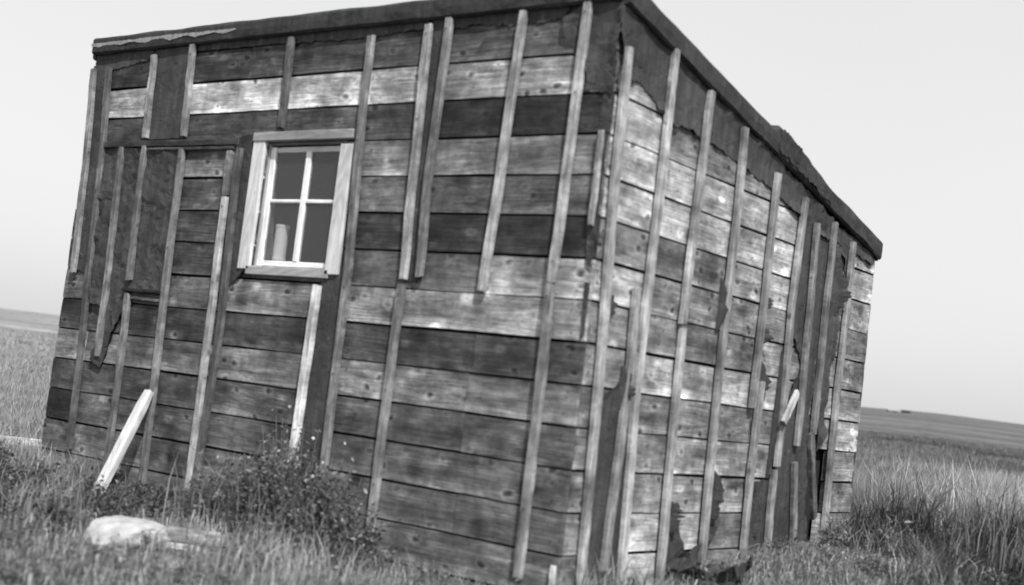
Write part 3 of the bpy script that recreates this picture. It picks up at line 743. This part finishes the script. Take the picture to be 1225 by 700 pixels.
l.new(tr.outputs[0], ms2.inputs[1]); l.new(df.outputs[0], ms2.inputs[2])
l.new(fr.outputs[0], ms.inputs[0]); l.new(ms2.outputs[0], ms.inputs[1]); l.new(gl.outputs[0], ms.inputs[2]); l.new(ms.outputs[0], out.inputs[0])
for (x0, x1) in ((-2.072, -1.842), (-1.806, -1.600)):
    for (z0, z1) in ((1.470, 1.772), (1.790, 2.035)):
        o = box('pane', (x0 + 1.84, .027, z0 - 1.75), (x1 + 1.84, .031, z1 - 1.75), gm, win, None, 0)
wpart('inner_ledge', -2.13, -1.55, .046, .17, 1.455, 1.475, 120, True)

# jar on the inner ledge
def lathe(name, prof, mat, loc, parent=None, seg=20, color=None):
    V = []; F = []
    for (r, z) in prof:
        for i in range(seg): a = 2 * math.pi * i / seg; V.append((r * math.cos(a), r * math.sin(a), z))
    for j in range(len(prof) - 1):
        for i in range(seg): F.append((j * seg + i, j * seg + (i + 1) % seg, (j + 1) * seg + (i + 1) % seg, (j + 1) * seg + i))
    F += [tuple(reversed(range(seg))), tuple((len(prof) - 1) * seg + i for i in range(seg))]
    o = mesh_obj(name, V, F, mat, parent, loc, 0, color, smooth=False); return o
jar = lathe('jar', [(.034, 0), (.036, .003), (.036, .014), (.034, .018), (.034, .172), (.036, .175), (.036, .188), (.034, .190)], plain_material('jar_glaze', .9, .45, .04), (-2.02, .085, 1.4755))
tag(jar, 'pale cylindrical jar standing on the ledge behind the lower left window pane', 'jar')
curt = felt([(-2.125, 1.48), (-2.03, 1.48), (-2.05, 1.6), (-2.07, 1.75), (-2.09, 1.9), (-2.09, 2.06), (-2.125, 2.06)], None, 'F', plain_material('curtain_cloth', .14, .9, .2), 'curtain', .004, -.06, .02)
tag(curt, 'narrow dim curtain hanging inside the window along its left jamb', 'curtain')

# leaning post
def leaning_post():
    A = Vector((-2.785, -.33, .0)); B = Vector((-2.742, -.052, .725)); d = (B - A); L = d.length; d.normalize()
    s = Vector((1, 0, 0)); s = (s - d * s.dot(d)).normalized(); t = d.cross(s)
    V = []; F = []; seg = 12; rings = 9
    for i in range(rings):
        q = i / (rings - 1); p = A + d * L * q - A
        sc = 1 if i < rings - 1 else .78
        for k in range(seg):
            a = 2 * math.pi * k / seg; ca, sa = math.cos(a), math.sin(a)
            e = 1 / (abs(ca) ** 4 + abs(sa) ** 4) ** .25
            w = 1 + .04 * mn.noise(Vector((i * .9, k * .5, 2)))
            V.append(p + s * (ca * e * .037 * sc * w) + t * (sa * e * .026 * sc * w) + (d * (-.006) if i == rings - 1 else Vector((0, 0, 0))))
    V.append(A + d * L - A + d * .004)
    for i in range(rings - 1):
        for k in range(seg): a = i * seg + k; b_ = i * seg + (k + 1) % seg; F.append((a, b_, b_ + seg, a + seg))
    for k in range(seg): F.append(((rings - 1) * seg + k, (rings - 1) * seg + (k + 1) % seg, len(V) - 1))
    F.append(tuple(reversed(range(seg))))
    o = mesh_obj('leaning_post', V, F, M_PAINT, None, A, 0, .50, smooth=False)
    tag(o, 'pale bare post leaning against the left part of the front wall', 'post')
leaning_post()

# stones and lying planks
def stone(name, loc, size, seed, label, level=None, cat='stone', mat=None, rot=0):
    import bmesh
    bm = bmesh.new(); bmesh.ops.create_icosphere(bm, subdivisions=4, radius=1)
    cuts = [(Vector((random.uniform(-1, 1), random.uniform(-1, 1), random.uniform(-.3, 1))).normalized(), random.uniform(.62, .86)) for _ in range(11)] + [(Vector((.12, -.1, 1)).normalized(), .62)]
    for v in bm.verts:
        for cn, cd in cuts:
            e_ = v.co.dot(cn) - cd
            if e_ > 0: v.co -= cn * e_ * .8
        p = v.co.copy(); r = 1 + .10 * mn.noise(p * 1.1 + Vector((seed, 0, 0))) + .06 * mn.noise(p * 3 + Vector((seed, 5, 0))) + .05 * mn.noise(p * 9 + Vector((seed, 5, 0)))
        q = p * r; q = Vector((math.copysign(abs(q.x) ** .85, q.x), math.copysign(abs(q.y) ** .85, q.y), math.copysign(abs(q.z) ** .8, q.z)))
        v.co = Vector((q.x * size[0], q.y * size[1], q.z * size[2]))
    me = bpy.data.meshes.new(name); bm.to_mesh(me); bm.free(); me.materials.append(mat or M_STONE)
    o = bpy.data.objects.new(name, me); COL.objects.link(o); o.location = loc; o.rotation_euler = (0, 0, rot); tag(o, label, cat, 'loose stones lying before the front wall')
    return o
def gz(x, y): return float(ground_z(x, y))
stone('stone', (-1.62, -.93, gz(-1.62, -.93) + .045), (.19, .14, .088), 3, 'large bleached flat-topped stone lying below the foot of the leaning post', rot=.85)
stone('stone', (-1.17, -.97, gz(-1.17, -.97) + .012), (.062, .035, .022), 8, 'small oval white stone on bare soil in front of the pale plank', rot=.8)
stone('stone', (-1.09, -.90, gz(-1.09, -.90) + .008), (.025, .02, .014), 12, 'pebble sized stone just right of the small oval stone', rot=.2)
stone('stone', (-1.38, -1.12, gz(-1.38, -1.12) + .006), (.022, .018, .014), 15, 'pebble sized stone between the large flat stone and the small oval one', rot=.2)
def lying(name, a, b_, w, t, level, label, cat, lift=.02):
    a = Vector((a[0], a[1], gz(*a) + lift)); b_ = Vector((b_[0], b_[1], gz(*b_) + lift)); c = (a + b_) / 2; d = b_ - a; L = d.length
    n = 6; V = []; F = []
    for i in range(n + 1):
        x = -L / 2 + L * i / n; q = mn.noise(Vector((x * 3, a.x * 5, 0))) * .006
        e = .006 * mn.noise(Vector((i * 2.2, a.x, 5)))
        V += [(x, -w / 2 + e, -t / 2 + q), (x, w / 2 + e, -t / 2 + q), (x, w / 2 + e, t / 2 + q), (x, -w / 2 + e, t / 2 + q)]
    for i in range(n):
        k = i * 4
        for e in range(4): F.append((k + e, k + 4 + e, k + 4 + (e + 1) % 4, k + (e + 1) % 4))
    F += [(0, 1, 2, 3), (n * 4 + 3, n * 4 + 2, n * 4 + 1, n * 4)]
    o = mesh_obj(name, V, F, M_BOARD, None, c, 0, level)
    o.rotation_euler = d.to_track_quat('X', 'Z').to_euler(); tag(o, label, cat, 'loose planks on the ground'); return o
lying('plank', (-1.585, -.785), (-1.42, -.58), .12, .045, .30, 'short pale plank lying beside the large bleached stone', 'plank', .05)
lying('plank', (-1.50, -.84), (-1.31, -.62), .05, .02, .5, 'thin split slat lying along the front edge of the short pale plank', 'plank', .02)
lying('plank', (-4.52, -.22), (-3.86, .55), .09, .05, .45, 'long pale plank lying in the grass just left of the shack', 'plank', .05)
def stick(a, b_, r, level, label):
    a = Vector(a); b_ = Vector(b_); d = b_ - a; s = d.orthogonal().normalized(); t = d.normalized().cross(s); V = []; F = []; sg = 6; n = 6
    for i in range(n + 1):
        q = i / n; p = d * q + s * .02 * d.length * math.sin(q * 5) 
        for k in range(sg): an = 2 * math.pi * k / sg; rr_ = r * (1 - .45 * q); V.append(p + s * math.cos(an) * rr_ + t * math.sin(an) * rr_)
    for i in range(n):
        for k in range(sg): F.append((i * sg + k, i * sg + (k + 1) % sg, (i + 1) * sg + (k + 1) % sg, (i + 1) * sg + k))
    F += [tuple(reversed(range(sg))), tuple(n * sg + k for k in range(sg))]
    o = mesh_obj('stick', V, F, M_LATH, None, a, 0, level); tag(o, label, 'stick', 'sticks on the soil at lower left')
stick((-.66, -2.0, gz(-.66, -2.0) - .02), (-.665, -2.0, gz(-.66, -2.0) + .13), .012, .4, 'short pale stick standing upright at the bottom left corner')
stick((-1.06, -1.78, gz(-1.06, -1.78) + .02), (-1.26, -1.56, gz(-1.26, -1.56) + .03), .007, .4, 'thin pale stick lying on the bare soil at lower left')

# crumpled scraps of tar paper fallen at the foot of the right wall
def scrap(loc, w, d_, hgt, seed, label):
    V = []; F = []; n = 14
    for j in range(n + 1):
        for i in range(n + 1):
            x = (i / n - .5) * w; y = (j / n - .5) * d_
            e = 1 + .25 * mn.noise(Vector((x * 9, y * 9, seed)))
            z = hgt * (.45 * abs(mn.noise(Vector((x * 7, y * 7, seed + 3)))) + .9 * abs(mn.noise(Vector((x * 15 + 3, y * 11, seed + 8)))) + .3 * mn.noise(Vector((x * 40, y * 40, seed))))
            V.append((x * e, y * e, z))
    N = len(V); V += [(x, y, z - .003) for x, y, z in V]
    for j in range(n):
        for i in range(n):
            a = j * (n + 1) + i; f = (a, a + 1, a + n + 2, a + n + 1); F.append(f); F.append(tuple(q + N for q in reversed(f)))
    o = mesh_obj('paper_scrap', V, F, M_FELTR, None, loc, seed, smooth=False); tag(o, label, 'scrap', 'tar paper scraps below the right wall'); return o
scrap((.10, .98, gz(.10, .98) + .04), .18, .46, .17, 2.0, 'crumpled dark tar paper scrap heaped against the base of the right wall')
scrap((.16, .55, gz(.16, .55) + .01), .12, .26, .07, 5.0, 'smaller crumpled tar paper scrap on the ground nearest the shack corner')
# far farm sheds near the skyline
def far_shed(az, r, w, dpt, h, level_wall, level_roof, label, name='farm_shed'):
    x = CX + r * math.sin(math.radians(az)); y = CY + r * math.cos(math.radians(az)); z = gz(x, y) - .1
    rt = empty(name, (x, y, z)); rt.rotation_euler = (0, 0, math.radians(-az + 12)); tag(rt, label, 'farm building', 'farm sheds near the skyline')
    box('wall', (-w / 2, -dpt / 2, 0), (w / 2, dpt / 2, h * .55), plain_material(name + '_wall', level_wall), rt, None, 0)
    V = [(-w / 2 - .2, -dpt / 2 - .2, h * .55), (w / 2 + .2, -dpt / 2 - .2, h * .55), (w / 2 + .2, dpt / 2 + .2, h * .55), (-w / 2 - .2, dpt / 2 + .2, h * .55), (-w / 2, 0, h), (w / 2, 0, h)]
    mesh_obj('roof', V, [(0, 1, 5, 4), (2, 3, 4, 5), (0, 4, 3), (1, 2, 5), (3, 2, 1, 0)], plain_material(name + '_roof', level_roof), rt)
    box('door', (-.8, -dpt / 2 - .06, 0), (.8, -dpt / 2 - .01, h * .45), M_DARK, rt, None, 0)
far_shed(-20.95, 560, 5.0, 4, 1.05, .2, .3, 'long low farm shed with pale roof far off near the right skyline')
far_shed(-20.45, 560, 3.0, 3, 1.2, .03, .04, 'small dark farm shed beside the pale roofed one near the skyline')

# ------------------------------------------------------------------ vegetation
def grass_material(name):
    m, n, l, b = new_mat(name)
    at = nn(n, 'ShaderNodeAttribute'); at.attribute_name = 'tint'; at.attribute_type = 'GEOMETRY'
    n.remove(b); out = n['Material Output']
    d = nn(n, 'ShaderNodeBsdfDiffuse'); t = nn(n, 'ShaderNodeBsdfTranslucent'); g = nn(n, 'ShaderNodeBsdfGlossy'); g.inputs['Roughness'].default_value = .45
    m1 = nn(n, 'ShaderNodeMixShader'); m1.inputs[0].default_value = .3; m2 = nn(n, 'ShaderNodeMixShader'); m2.inputs[0].default_value = .04
    l.new(at.outputs['Color'], d.inputs[0]); l.new(at.outputs['Color'], t.inputs[0])
    l.new(d.outputs[0], m1.inputs[1]); l.new(t.outputs[0], m1.inputs[2]); l.new(m1.outputs[0], m2.inputs[1]); l.new(g.outputs[0], m2.inputs[2]); l.new(m2.outputs[0], out.inputs[0])
    return m
M_GRASS = grass_material('grass_blade')
def mesh_np(name, co, faces_list, tint, mat):
    """faces_list: list of int arrays (n, k)"""
    me = bpy.data.meshes.new(name)
    me.vertices.add(len(co)); me.vertices.foreach_set('co', co.astype(np.float32).ravel())
    tot = sum(f.size for f in faces_list); me.loops.add(tot)
    me.loops.foreach_set('vertex_index', np.concatenate([f.ravel() for f in faces_list]).astype(np.int32))
    starts = []; s = 0
    for f in faces_list: starts.append(s + np.arange(len(f)) * f.shape[1]); s += f.size
    starts = np.concatenate(starts).astype(np.int32)
    me.polygons.add(len(starts)); me.polygons.foreach_set('loop_start', starts)
    a = me.attributes.new('tint', 'FLOAT_COLOR', 'POINT')
    c = np.ones((len(co), 4), np.float32); c[:, :3] = tint[:, None]; a.data.foreach_set('color', c.ravel())
    me.update(calc_edges=True); me.materials.append(mat)
    o = bpy.data.objects.new(name, me); COL.objects.link(o); return o
def outside_shack(x, y, m=.02): return ~((x > SL - m) & (x < m) & (y > -m) & (y < D + m))
def blades(name, x, y, h, w, lean, tint, label, cat, wind=(.25, .1)):
    ok = outside_shack(x, y); x, y, h, w, lean, tint = (q[ok] for q in (x, y, h, w, lean, tint))
    N = len(x); z = ground_z(x, y) - .01
    a = rng.uniform(0, 2 * np.pi, N); f = rng.uniform(0, 2 * np.pi, N)
    # blades face roughly any way round; lean direction mostly random plus a little wind
    lx = np.cos(a) * lean + wind[0] * lean; ly = np.sin(a) * lean + wind[1] * lean
    # keep the blades near the walls from passing through them
    d = np.sqrt(np.clip(1 - lx ** 2 - ly ** 2, .15, 1))
    wx, wy = np.cos(f) * w / 2, np.sin(f) * w / 2
    b = np.stack([x, y, z], -1); up = np.stack([lx * .35, ly * .35, np.ones(N)], -1) * (h * .55)[:, None]
    tip = np.stack([lx, ly, d], -1) * h[:, None]
    wv = np.stack([wx, wy, np.zeros(N)], -1)
    co = np.stack([b - wv, b + wv, b + up - wv * .8, b + up + wv * .8, b + tip], 1).reshape(-1, 3)
    if True:  # leave out blades that would run through the walls
        c5 = co.reshape(-1, 5, 3); hit = ((c5[..., 0] > SL - .03) & (c5[..., 0] < .02) & (c5[..., 1] > -.025) & (c5[..., 1] < D + .02)).any(1)
        co = c5[~hit].reshape(-1, 3); tint = tint[~hit]; N = len(tint)
    if False:
        inx = (co[:, 0] > SL - .04) & (co[:, 0] < .03) & (co[:, 1] > -.035) & (co[:, 1] < D + .03)
        fr = np.abs(co[:, 1] + .035); rt = np.abs(co[:, 0] - .035)
        sx = inx & (rt < fr); sy = inx & ~sx & (co[:, 1] < 1.0)
        co[sx, 0] = .035; co[sy, 1] = -.04
    k = np.arange(N)[:, None] * 5
    q = k + np.array([[0, 1, 3, 2]]); t = k + np.array([[2, 3, 4]])
    tt = np.repeat(tint, 5); tt[4::5] *= 1.45; tt[2::5] *= 1.1; tt[3::5] *= 1.1      # bleached tips
    o = mesh_np(name, co, [q, t], np.clip(tt, .02, .65), M_GRASS)
    tag(o, label, cat, kind='stuff'); return o
def polar(n, r0, r1, a0, a1, p=2.0):
    r = (r0 ** p + (r1 ** p - r0 ** p) * rng.random(n)) ** (1 / p); a = np.radians(rng.uniform(a0, a1, n))
    return CX + r * np.sin(a), CY + r * np.cos(a), r, np.degrees(a)
def clumpy(x, y, s, seed, lo, hi):
    return lo + (hi - lo) * sstep((vnoise(x, y, s, seed) - .3) / .4)

# -- the field behind and around, in distance bands
parts = []
for (n, r0, r1, a0, a1, h0, w0) in ((170000, 8.0, 18, -34, -4, .27, .0045), (130000, 7.6, 18, -84, -50, .15, .0045), (140000, 18, 42, -31, -8, .26, .010), (100000, 18, 42, -72, -50, .20, .010),
                                    (100000, 42, 110, -28, -10, .28, .03), (70000, 42, 110, -68, -52, .26, .03)):
    x, y, r, az = polar(n, r0, r1, a0, a1, 1.6); left = az < -45
    patch = vnoise(x, y, .35, 21) * .55 + vnoise(x, y, 1.4, 22) * .45
    tall = sstep((patch - .35) / .3)
    h = h0 * (.55 + .6 * tall) * rng.uniform(.6, 1.15, n)
    lean = rng.uniform(.1, .75, n)
    base = np.where(left, .25, .10 + .14 * tall)
    # darker green growth in the middle distance on the right, stripes of stubble farther off
    rowb = vnoise(x * .6 + y * .9, y * .2, .09, 23)
    base = base * (.75 + .5 * rowb)
    base = np.where(left, base, base * np.interp(r, [8, 10, 13, 18, 26, 40, 110], [.6, .85, 1.2, 1.05, .72, .50, .46]))
    tint = np.clip(base * rng.lognormal(0, .26, n), .02, .6)
    parts.append((x, y, h, np.full(n, w0) * rng.uniform(.7, 1.3, n), lean, tint))
cat = [np.concatenate([p[i] for p in parts]) for i in range(6)]
blades('prairie_grass', *cat, 'dry wind-leaned prairie grass covering the open field', 'grass')

# -- close ground around the walls
def near_zone(n, x0, x1, y0, y1): return rng.uniform(x0, x1, n), rng.uniform(y0, y1, n)
n = 150000
x, y, r, az = polar(n, 2.6, 8.2, -84, 4, 1.8)
front = (y < 0) & (x < 0.1)
bare = np.exp(-((x + 1.15) / .45) ** 2 - ((y + 1.05) / .4) ** 2) + .9 * np.exp(-((x + 1.5) / .9) ** 2 - ((y + 1.75) / .3) ** 2)
thin = clumpy(x, y, 2.6, 41, 0, 1); keep = rng.random(n) > np.clip(np.maximum(bare, np.where(y < 0, 1.15 * (1 - thin) + .40, .2 * (1 - thin))), 0, .95)
keep &= ~((np.hypot(x + 1.62, y + .93) < .19)) & ~((np.hypot((x + 1.25) / .42, (y + .85) / .36) < 1) & (rng.random(n) < .95))
soil_ = (y < -.35) & (x < -.9) & (vnoise(x, y, 3.3, 51) > .42); keep &= ~(soil_ & (rng.random(n) < .85))
keep &= ~((x > 0) & (x < .32) & (y > .3) & (y < 1.35) & (rng.random(n) < .85))
keep &= ~((np.abs((x + 4.19) * .76 - (y - .165) * .65) < .30) & (np.abs(y) < .6) & (x < -3.7) & (rng.random(n) < .85))
x, y, r = x[keep], y[keep], r[keep]; n = len(x)
tall = clumpy(x, y, 2.2, 31, .0, 1.0) * .6 + clumpy(x, y, 6, 32, 0, 1) * .4
hmax = np.where(y < 0, .065, .26); hmax = np.where((x < -2.6) & (y > -.8), .08, hmax)
nearwall = (y > -.7) & (y < 0) & (x > -1.25)
hmax = np.where(nearwall, .10, hmax)
rb = (x > 0) & (x < .75) & (y > .5) & (y < 2.35); hmax = np.where(rb, .075, hmax)
r3 = (x > -.05) & (y > 2.9); hmax = np.where(r3, .46, hmax)
h = hmax * (.35 + .85 * tall) * rng.uniform(.5, 1.15, n)
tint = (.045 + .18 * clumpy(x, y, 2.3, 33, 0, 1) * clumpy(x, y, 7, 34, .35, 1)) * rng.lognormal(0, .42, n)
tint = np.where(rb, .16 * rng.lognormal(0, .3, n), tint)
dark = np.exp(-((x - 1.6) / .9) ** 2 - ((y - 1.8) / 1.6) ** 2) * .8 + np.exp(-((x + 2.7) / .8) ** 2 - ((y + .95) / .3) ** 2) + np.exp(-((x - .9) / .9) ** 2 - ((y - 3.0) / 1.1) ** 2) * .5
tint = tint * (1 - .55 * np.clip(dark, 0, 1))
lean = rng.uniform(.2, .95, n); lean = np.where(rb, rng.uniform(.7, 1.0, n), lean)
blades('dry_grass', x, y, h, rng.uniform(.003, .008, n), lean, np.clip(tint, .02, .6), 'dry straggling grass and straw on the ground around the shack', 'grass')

# tall pale clumps
def clump(cx, cy, n, spread, h, tint, label, w=.006, name='grass_clump', lean=.55, wind=(.3, .1)):
    x = cx + rng.normal(0, spread, n); y = cy + rng.normal(0, spread, n)
    o = blades(name, x, y, h * rng.uniform(.45, 1.1, n), np.full(n, w) * rng.uniform(.6, 1.3, n), rng.uniform(.05, lean, n), np.clip(tint * rng.lognormal(0, .35, n), .03, .6), label, 'grass', wind)
    return o
clump(-2.56, -.62, 90, .13, .22, 0.184, 'tall grey dry tussock around the foot of the leaning post')
clump(-2.28, -.92, 260, .14, .24, 0.172, 'ragged dry tussock left of the large bleached stone')
clump(-3.0, -.36, 150, .16, .20, 0.172, 'wispy tussock against the front wall between its left corner and the leaning post')
clump(-1.75, -1.42, 180, .15, .15, 0.147, 'low tussock of mixed stalks at the lower left nearer than the large stone')
clump(.75, 3.6, 700, .25, .50, 0.245, 'tall pale seed-headed tussock right of the far end of the shack')
clump(.35, 4.4, 800, .35, .56, 0.281, 'wide bright tussock in the field behind the far right corner')
clump(1.3, 2.7, 500, .22, .42, 0.122, 'dark rough tussock at lower right near the picture edge')

clump(-.95, -.75, 420, .22, .22, 0.233, 'pale dead stalks before the middle of the front wall')
clump(-.45, -1.05, 220, .22, .16, 0.220, 'low pale stalks near the bottom edge left of the near corner')
n = 800
x = rng.uniform(-2.2, -.4, n); y = -np.abs(rng.normal(0, .22, n)) - .03
env = np.interp(x, [-2.3, -2.0, -1.3, -.8, -.5], [.2, .36, .34, .16, .10])
blades('dry_stalks', x, y, env * rng.uniform(.4, 1.1, n), rng.uniform(.003, .006, n), rng.uniform(.1, .6, n), np.clip(.14 * rng.lognormal(0, .5, n), .03, .5), 'wispy dry stalks standing among the weeds along the front wall', 'weeds')
# leafy weeds
def weeds(name, plants, label, leaf=.016, tint=.085, flowers=0, n_leaf=170, kind='stuff', cat='weeds'):
    C = []; T = []; Q = []; k = 0
    SC = []; ST = []; SF = []
    for (px_, py_, hh, sp) in plants:
        z0 = gz(px_, py_)
        ns = 7
        for s in range(ns):
            a = rng.uniform(0, 2 * np.pi); ln = rng.uniform(.1, .75) * sp; tipv = np.array([px_ + math.cos(a) * ln, py_ + math.sin(a) * ln, z0 + hh * rng.uniform(.6, 1.1)])
            if -.03 < tipv[1] < D and tipv[0] < .03 and tipv[0] > SL: 
                if py_ < 0: tipv[1] = -.06
                else: tipv[0] = .06
            b0 = np.array([px_, py_, z0 - .01]); mid = (b0 + tipv) / 2 + rng.normal(0, .015, 3)
            m = n_leaf // ns
            t = rng.uniform(.12, 1, m)[:, None]; p = b0 * (1 - t) ** 2 + 2 * mid * t * (1 - t) + tipv * t ** 2 + rng.normal(0, leaf * .9, (m, 3))
            u = rng.normal(0, 1, (m, 3)); u[:, 2] *= .6; u /= np.linalg.norm(u, axis=1)[:, None]; v = np.cross(u, rng.normal(0, 1, (m, 3))); v /= np.linalg.norm(v, axis=1)[:, None]
            sz = leaf * rng.uniform(.5, 1.4, m)[:, None]
            C.append(np.stack([p, p + u * sz + v * sz * .45, p + u * sz * 2.1, p + u * sz - v * sz * .45], 1).reshape(-1, 3)); T.append(np.repeat(tint * rng.lognormal(0, .35, m), 4)); k += m
            # stem as a thin blade
            wv = np.array([.0025, .0015, 0]); SC.append(np.stack([b0 - wv, b0 + wv, tipv + wv * .5, tipv - wv * .5])); ST.append(np.full(4, tint * 1.4))
        if flowers:
            m = flowers; p = np.array([px_, py_, z0 + hh]) + rng.normal(0, 1, (m, 3)) * np.array([sp * .4, sp * .25, hh * .25]); u = rng.normal(0, 1, (m, 3)); u /= np.linalg.norm(u, axis=1)[:, None]; v = np.cross(u, rng.normal(0, 1, (m, 3))); v /= np.linalg.norm(v, axis=1)[:, None]
            sz = .009
            if py_ < 0: p[:, 1] = np.minimum(p[:, 1], -.05)
            C.append(np.stack([p - u * sz, p - v * sz, p + u * sz, p + v * sz], 1).reshape(-1, 3)); T.append(np.full(4 * m, .5)); k += m
    co = np.concatenate(C + SC); tt = np.concatenate(T + ST); q = np.arange(len(co)).reshape(-1, 4)
    # never inside the walls
    bad = (co[:, 0] > SL - .03) & (co[:, 0] < .03) & (co[:, 1] > -.03) & (co[:, 1] < D)
    fr = np.abs(co[:, 1] + .03) < np.abs(co[:, 0] - .03); co[bad & fr, 1] = -.035; co[bad & ~fr, 0] = .035
    o = mesh_np(name, co, [q], np.clip(tt, .02, .6), M_GRASS); tag(o, label, cat, kind=kind); return o
P = []
for i in range(48):
    x = rng.uniform(-2.1, -.85); y = -abs(rng.normal(0, .18)) - .05
    env = np.interp(x, [-2.1, -1.9, -1.6, -1.25, -.85], [.14, .34, .44, .38, .10])
    P.append((x, y, env * rng.uniform(.6, 1.2), .18))
weeds('leafy_weeds', P, 'leafy dark weeds with tiny pale flowers crowding the front wall below the window', flowers=1, leaf=.013, tint=.10, n_leaf=230)
P = [(rng.uniform(-3.0, -2.3), -abs(rng.normal(0, .14)) - .08, rng.uniform(.05, .11), .1) for _ in range(30)]
weeds('low_weeds', P, 'low dark broadleaf weeds behind the leaning post and stones', leaf=.012, tint=.06, n_leaf=160)
P = [(rng.uniform(-3.9, -1.9), rng.uniform(-1.5, -.35), rng.uniform(.05, .16), .15) for _ in range(110)]
weeds('ground_weeds', P, 'matted dark weeds at the left in front of the shack corner', leaf=.013, tint=.055, n_leaf=160)
P = [(rng.uniform(.08, .6), rng.uniform(2.25, 3.3), rng.uniform(.08, .24), .16) for _ in range(26)]
weeds('weed_bush', P, 'dark coarse weed bush growing against the far end of the right wall', leaf=.016, tint=.10, n_leaf=150, kind=None, cat='bush')
P = [(rng.uniform(-1.3, .3), rng.uniform(-1.6, -.15), rng.uniform(.05, .13), .10) for _ in range(40)]
weeds('trailing_weeds', P, 'short mixed weeds on the ground before the near part of the front wall', leaf=.011, tint=.13, n_leaf=120)
P = [(rng.uniform(-1.9, .2), rng.uniform(-2.2, -.9), rng.uniform(.03, .09), .11) for _ in range(60)]
weeds('creeping_weeds', P, 'creeping weeds scattered over the bare soil along the bottom of the picture', leaf=.010, tint=.09, n_leaf=110)
P = [(rng.uniform(.1, 1.6), rng.uniform(.4, 3.2), rng.uniform(.05, .16), .12) for _ in range(60)]
weeds('rough_weeds', P, 'rough dark weeds growing through the grass beside the right wall', leaf=.012, tint=.07, n_leaf=120)
# scattered straw lying on the ground
n = 14000
x, y = near_zone(n, -4.2, .8, -2.4, .1)
x2, y2 = near_zone(9000, .03, .8, .5, 2.6); x = np.concatenate([x, x2]); y = np.concatenate([y, y2]); n = len(x)
blades('straw', x, y, rng.uniform(.05, .16, n), np.full(n, .004), np.full(n, .97), np.clip(.21 * rng.lognormal(0, .4, n), .05, .6), 'short pale straw scattered over the soil beside the walls', 'straw', (0, 0))
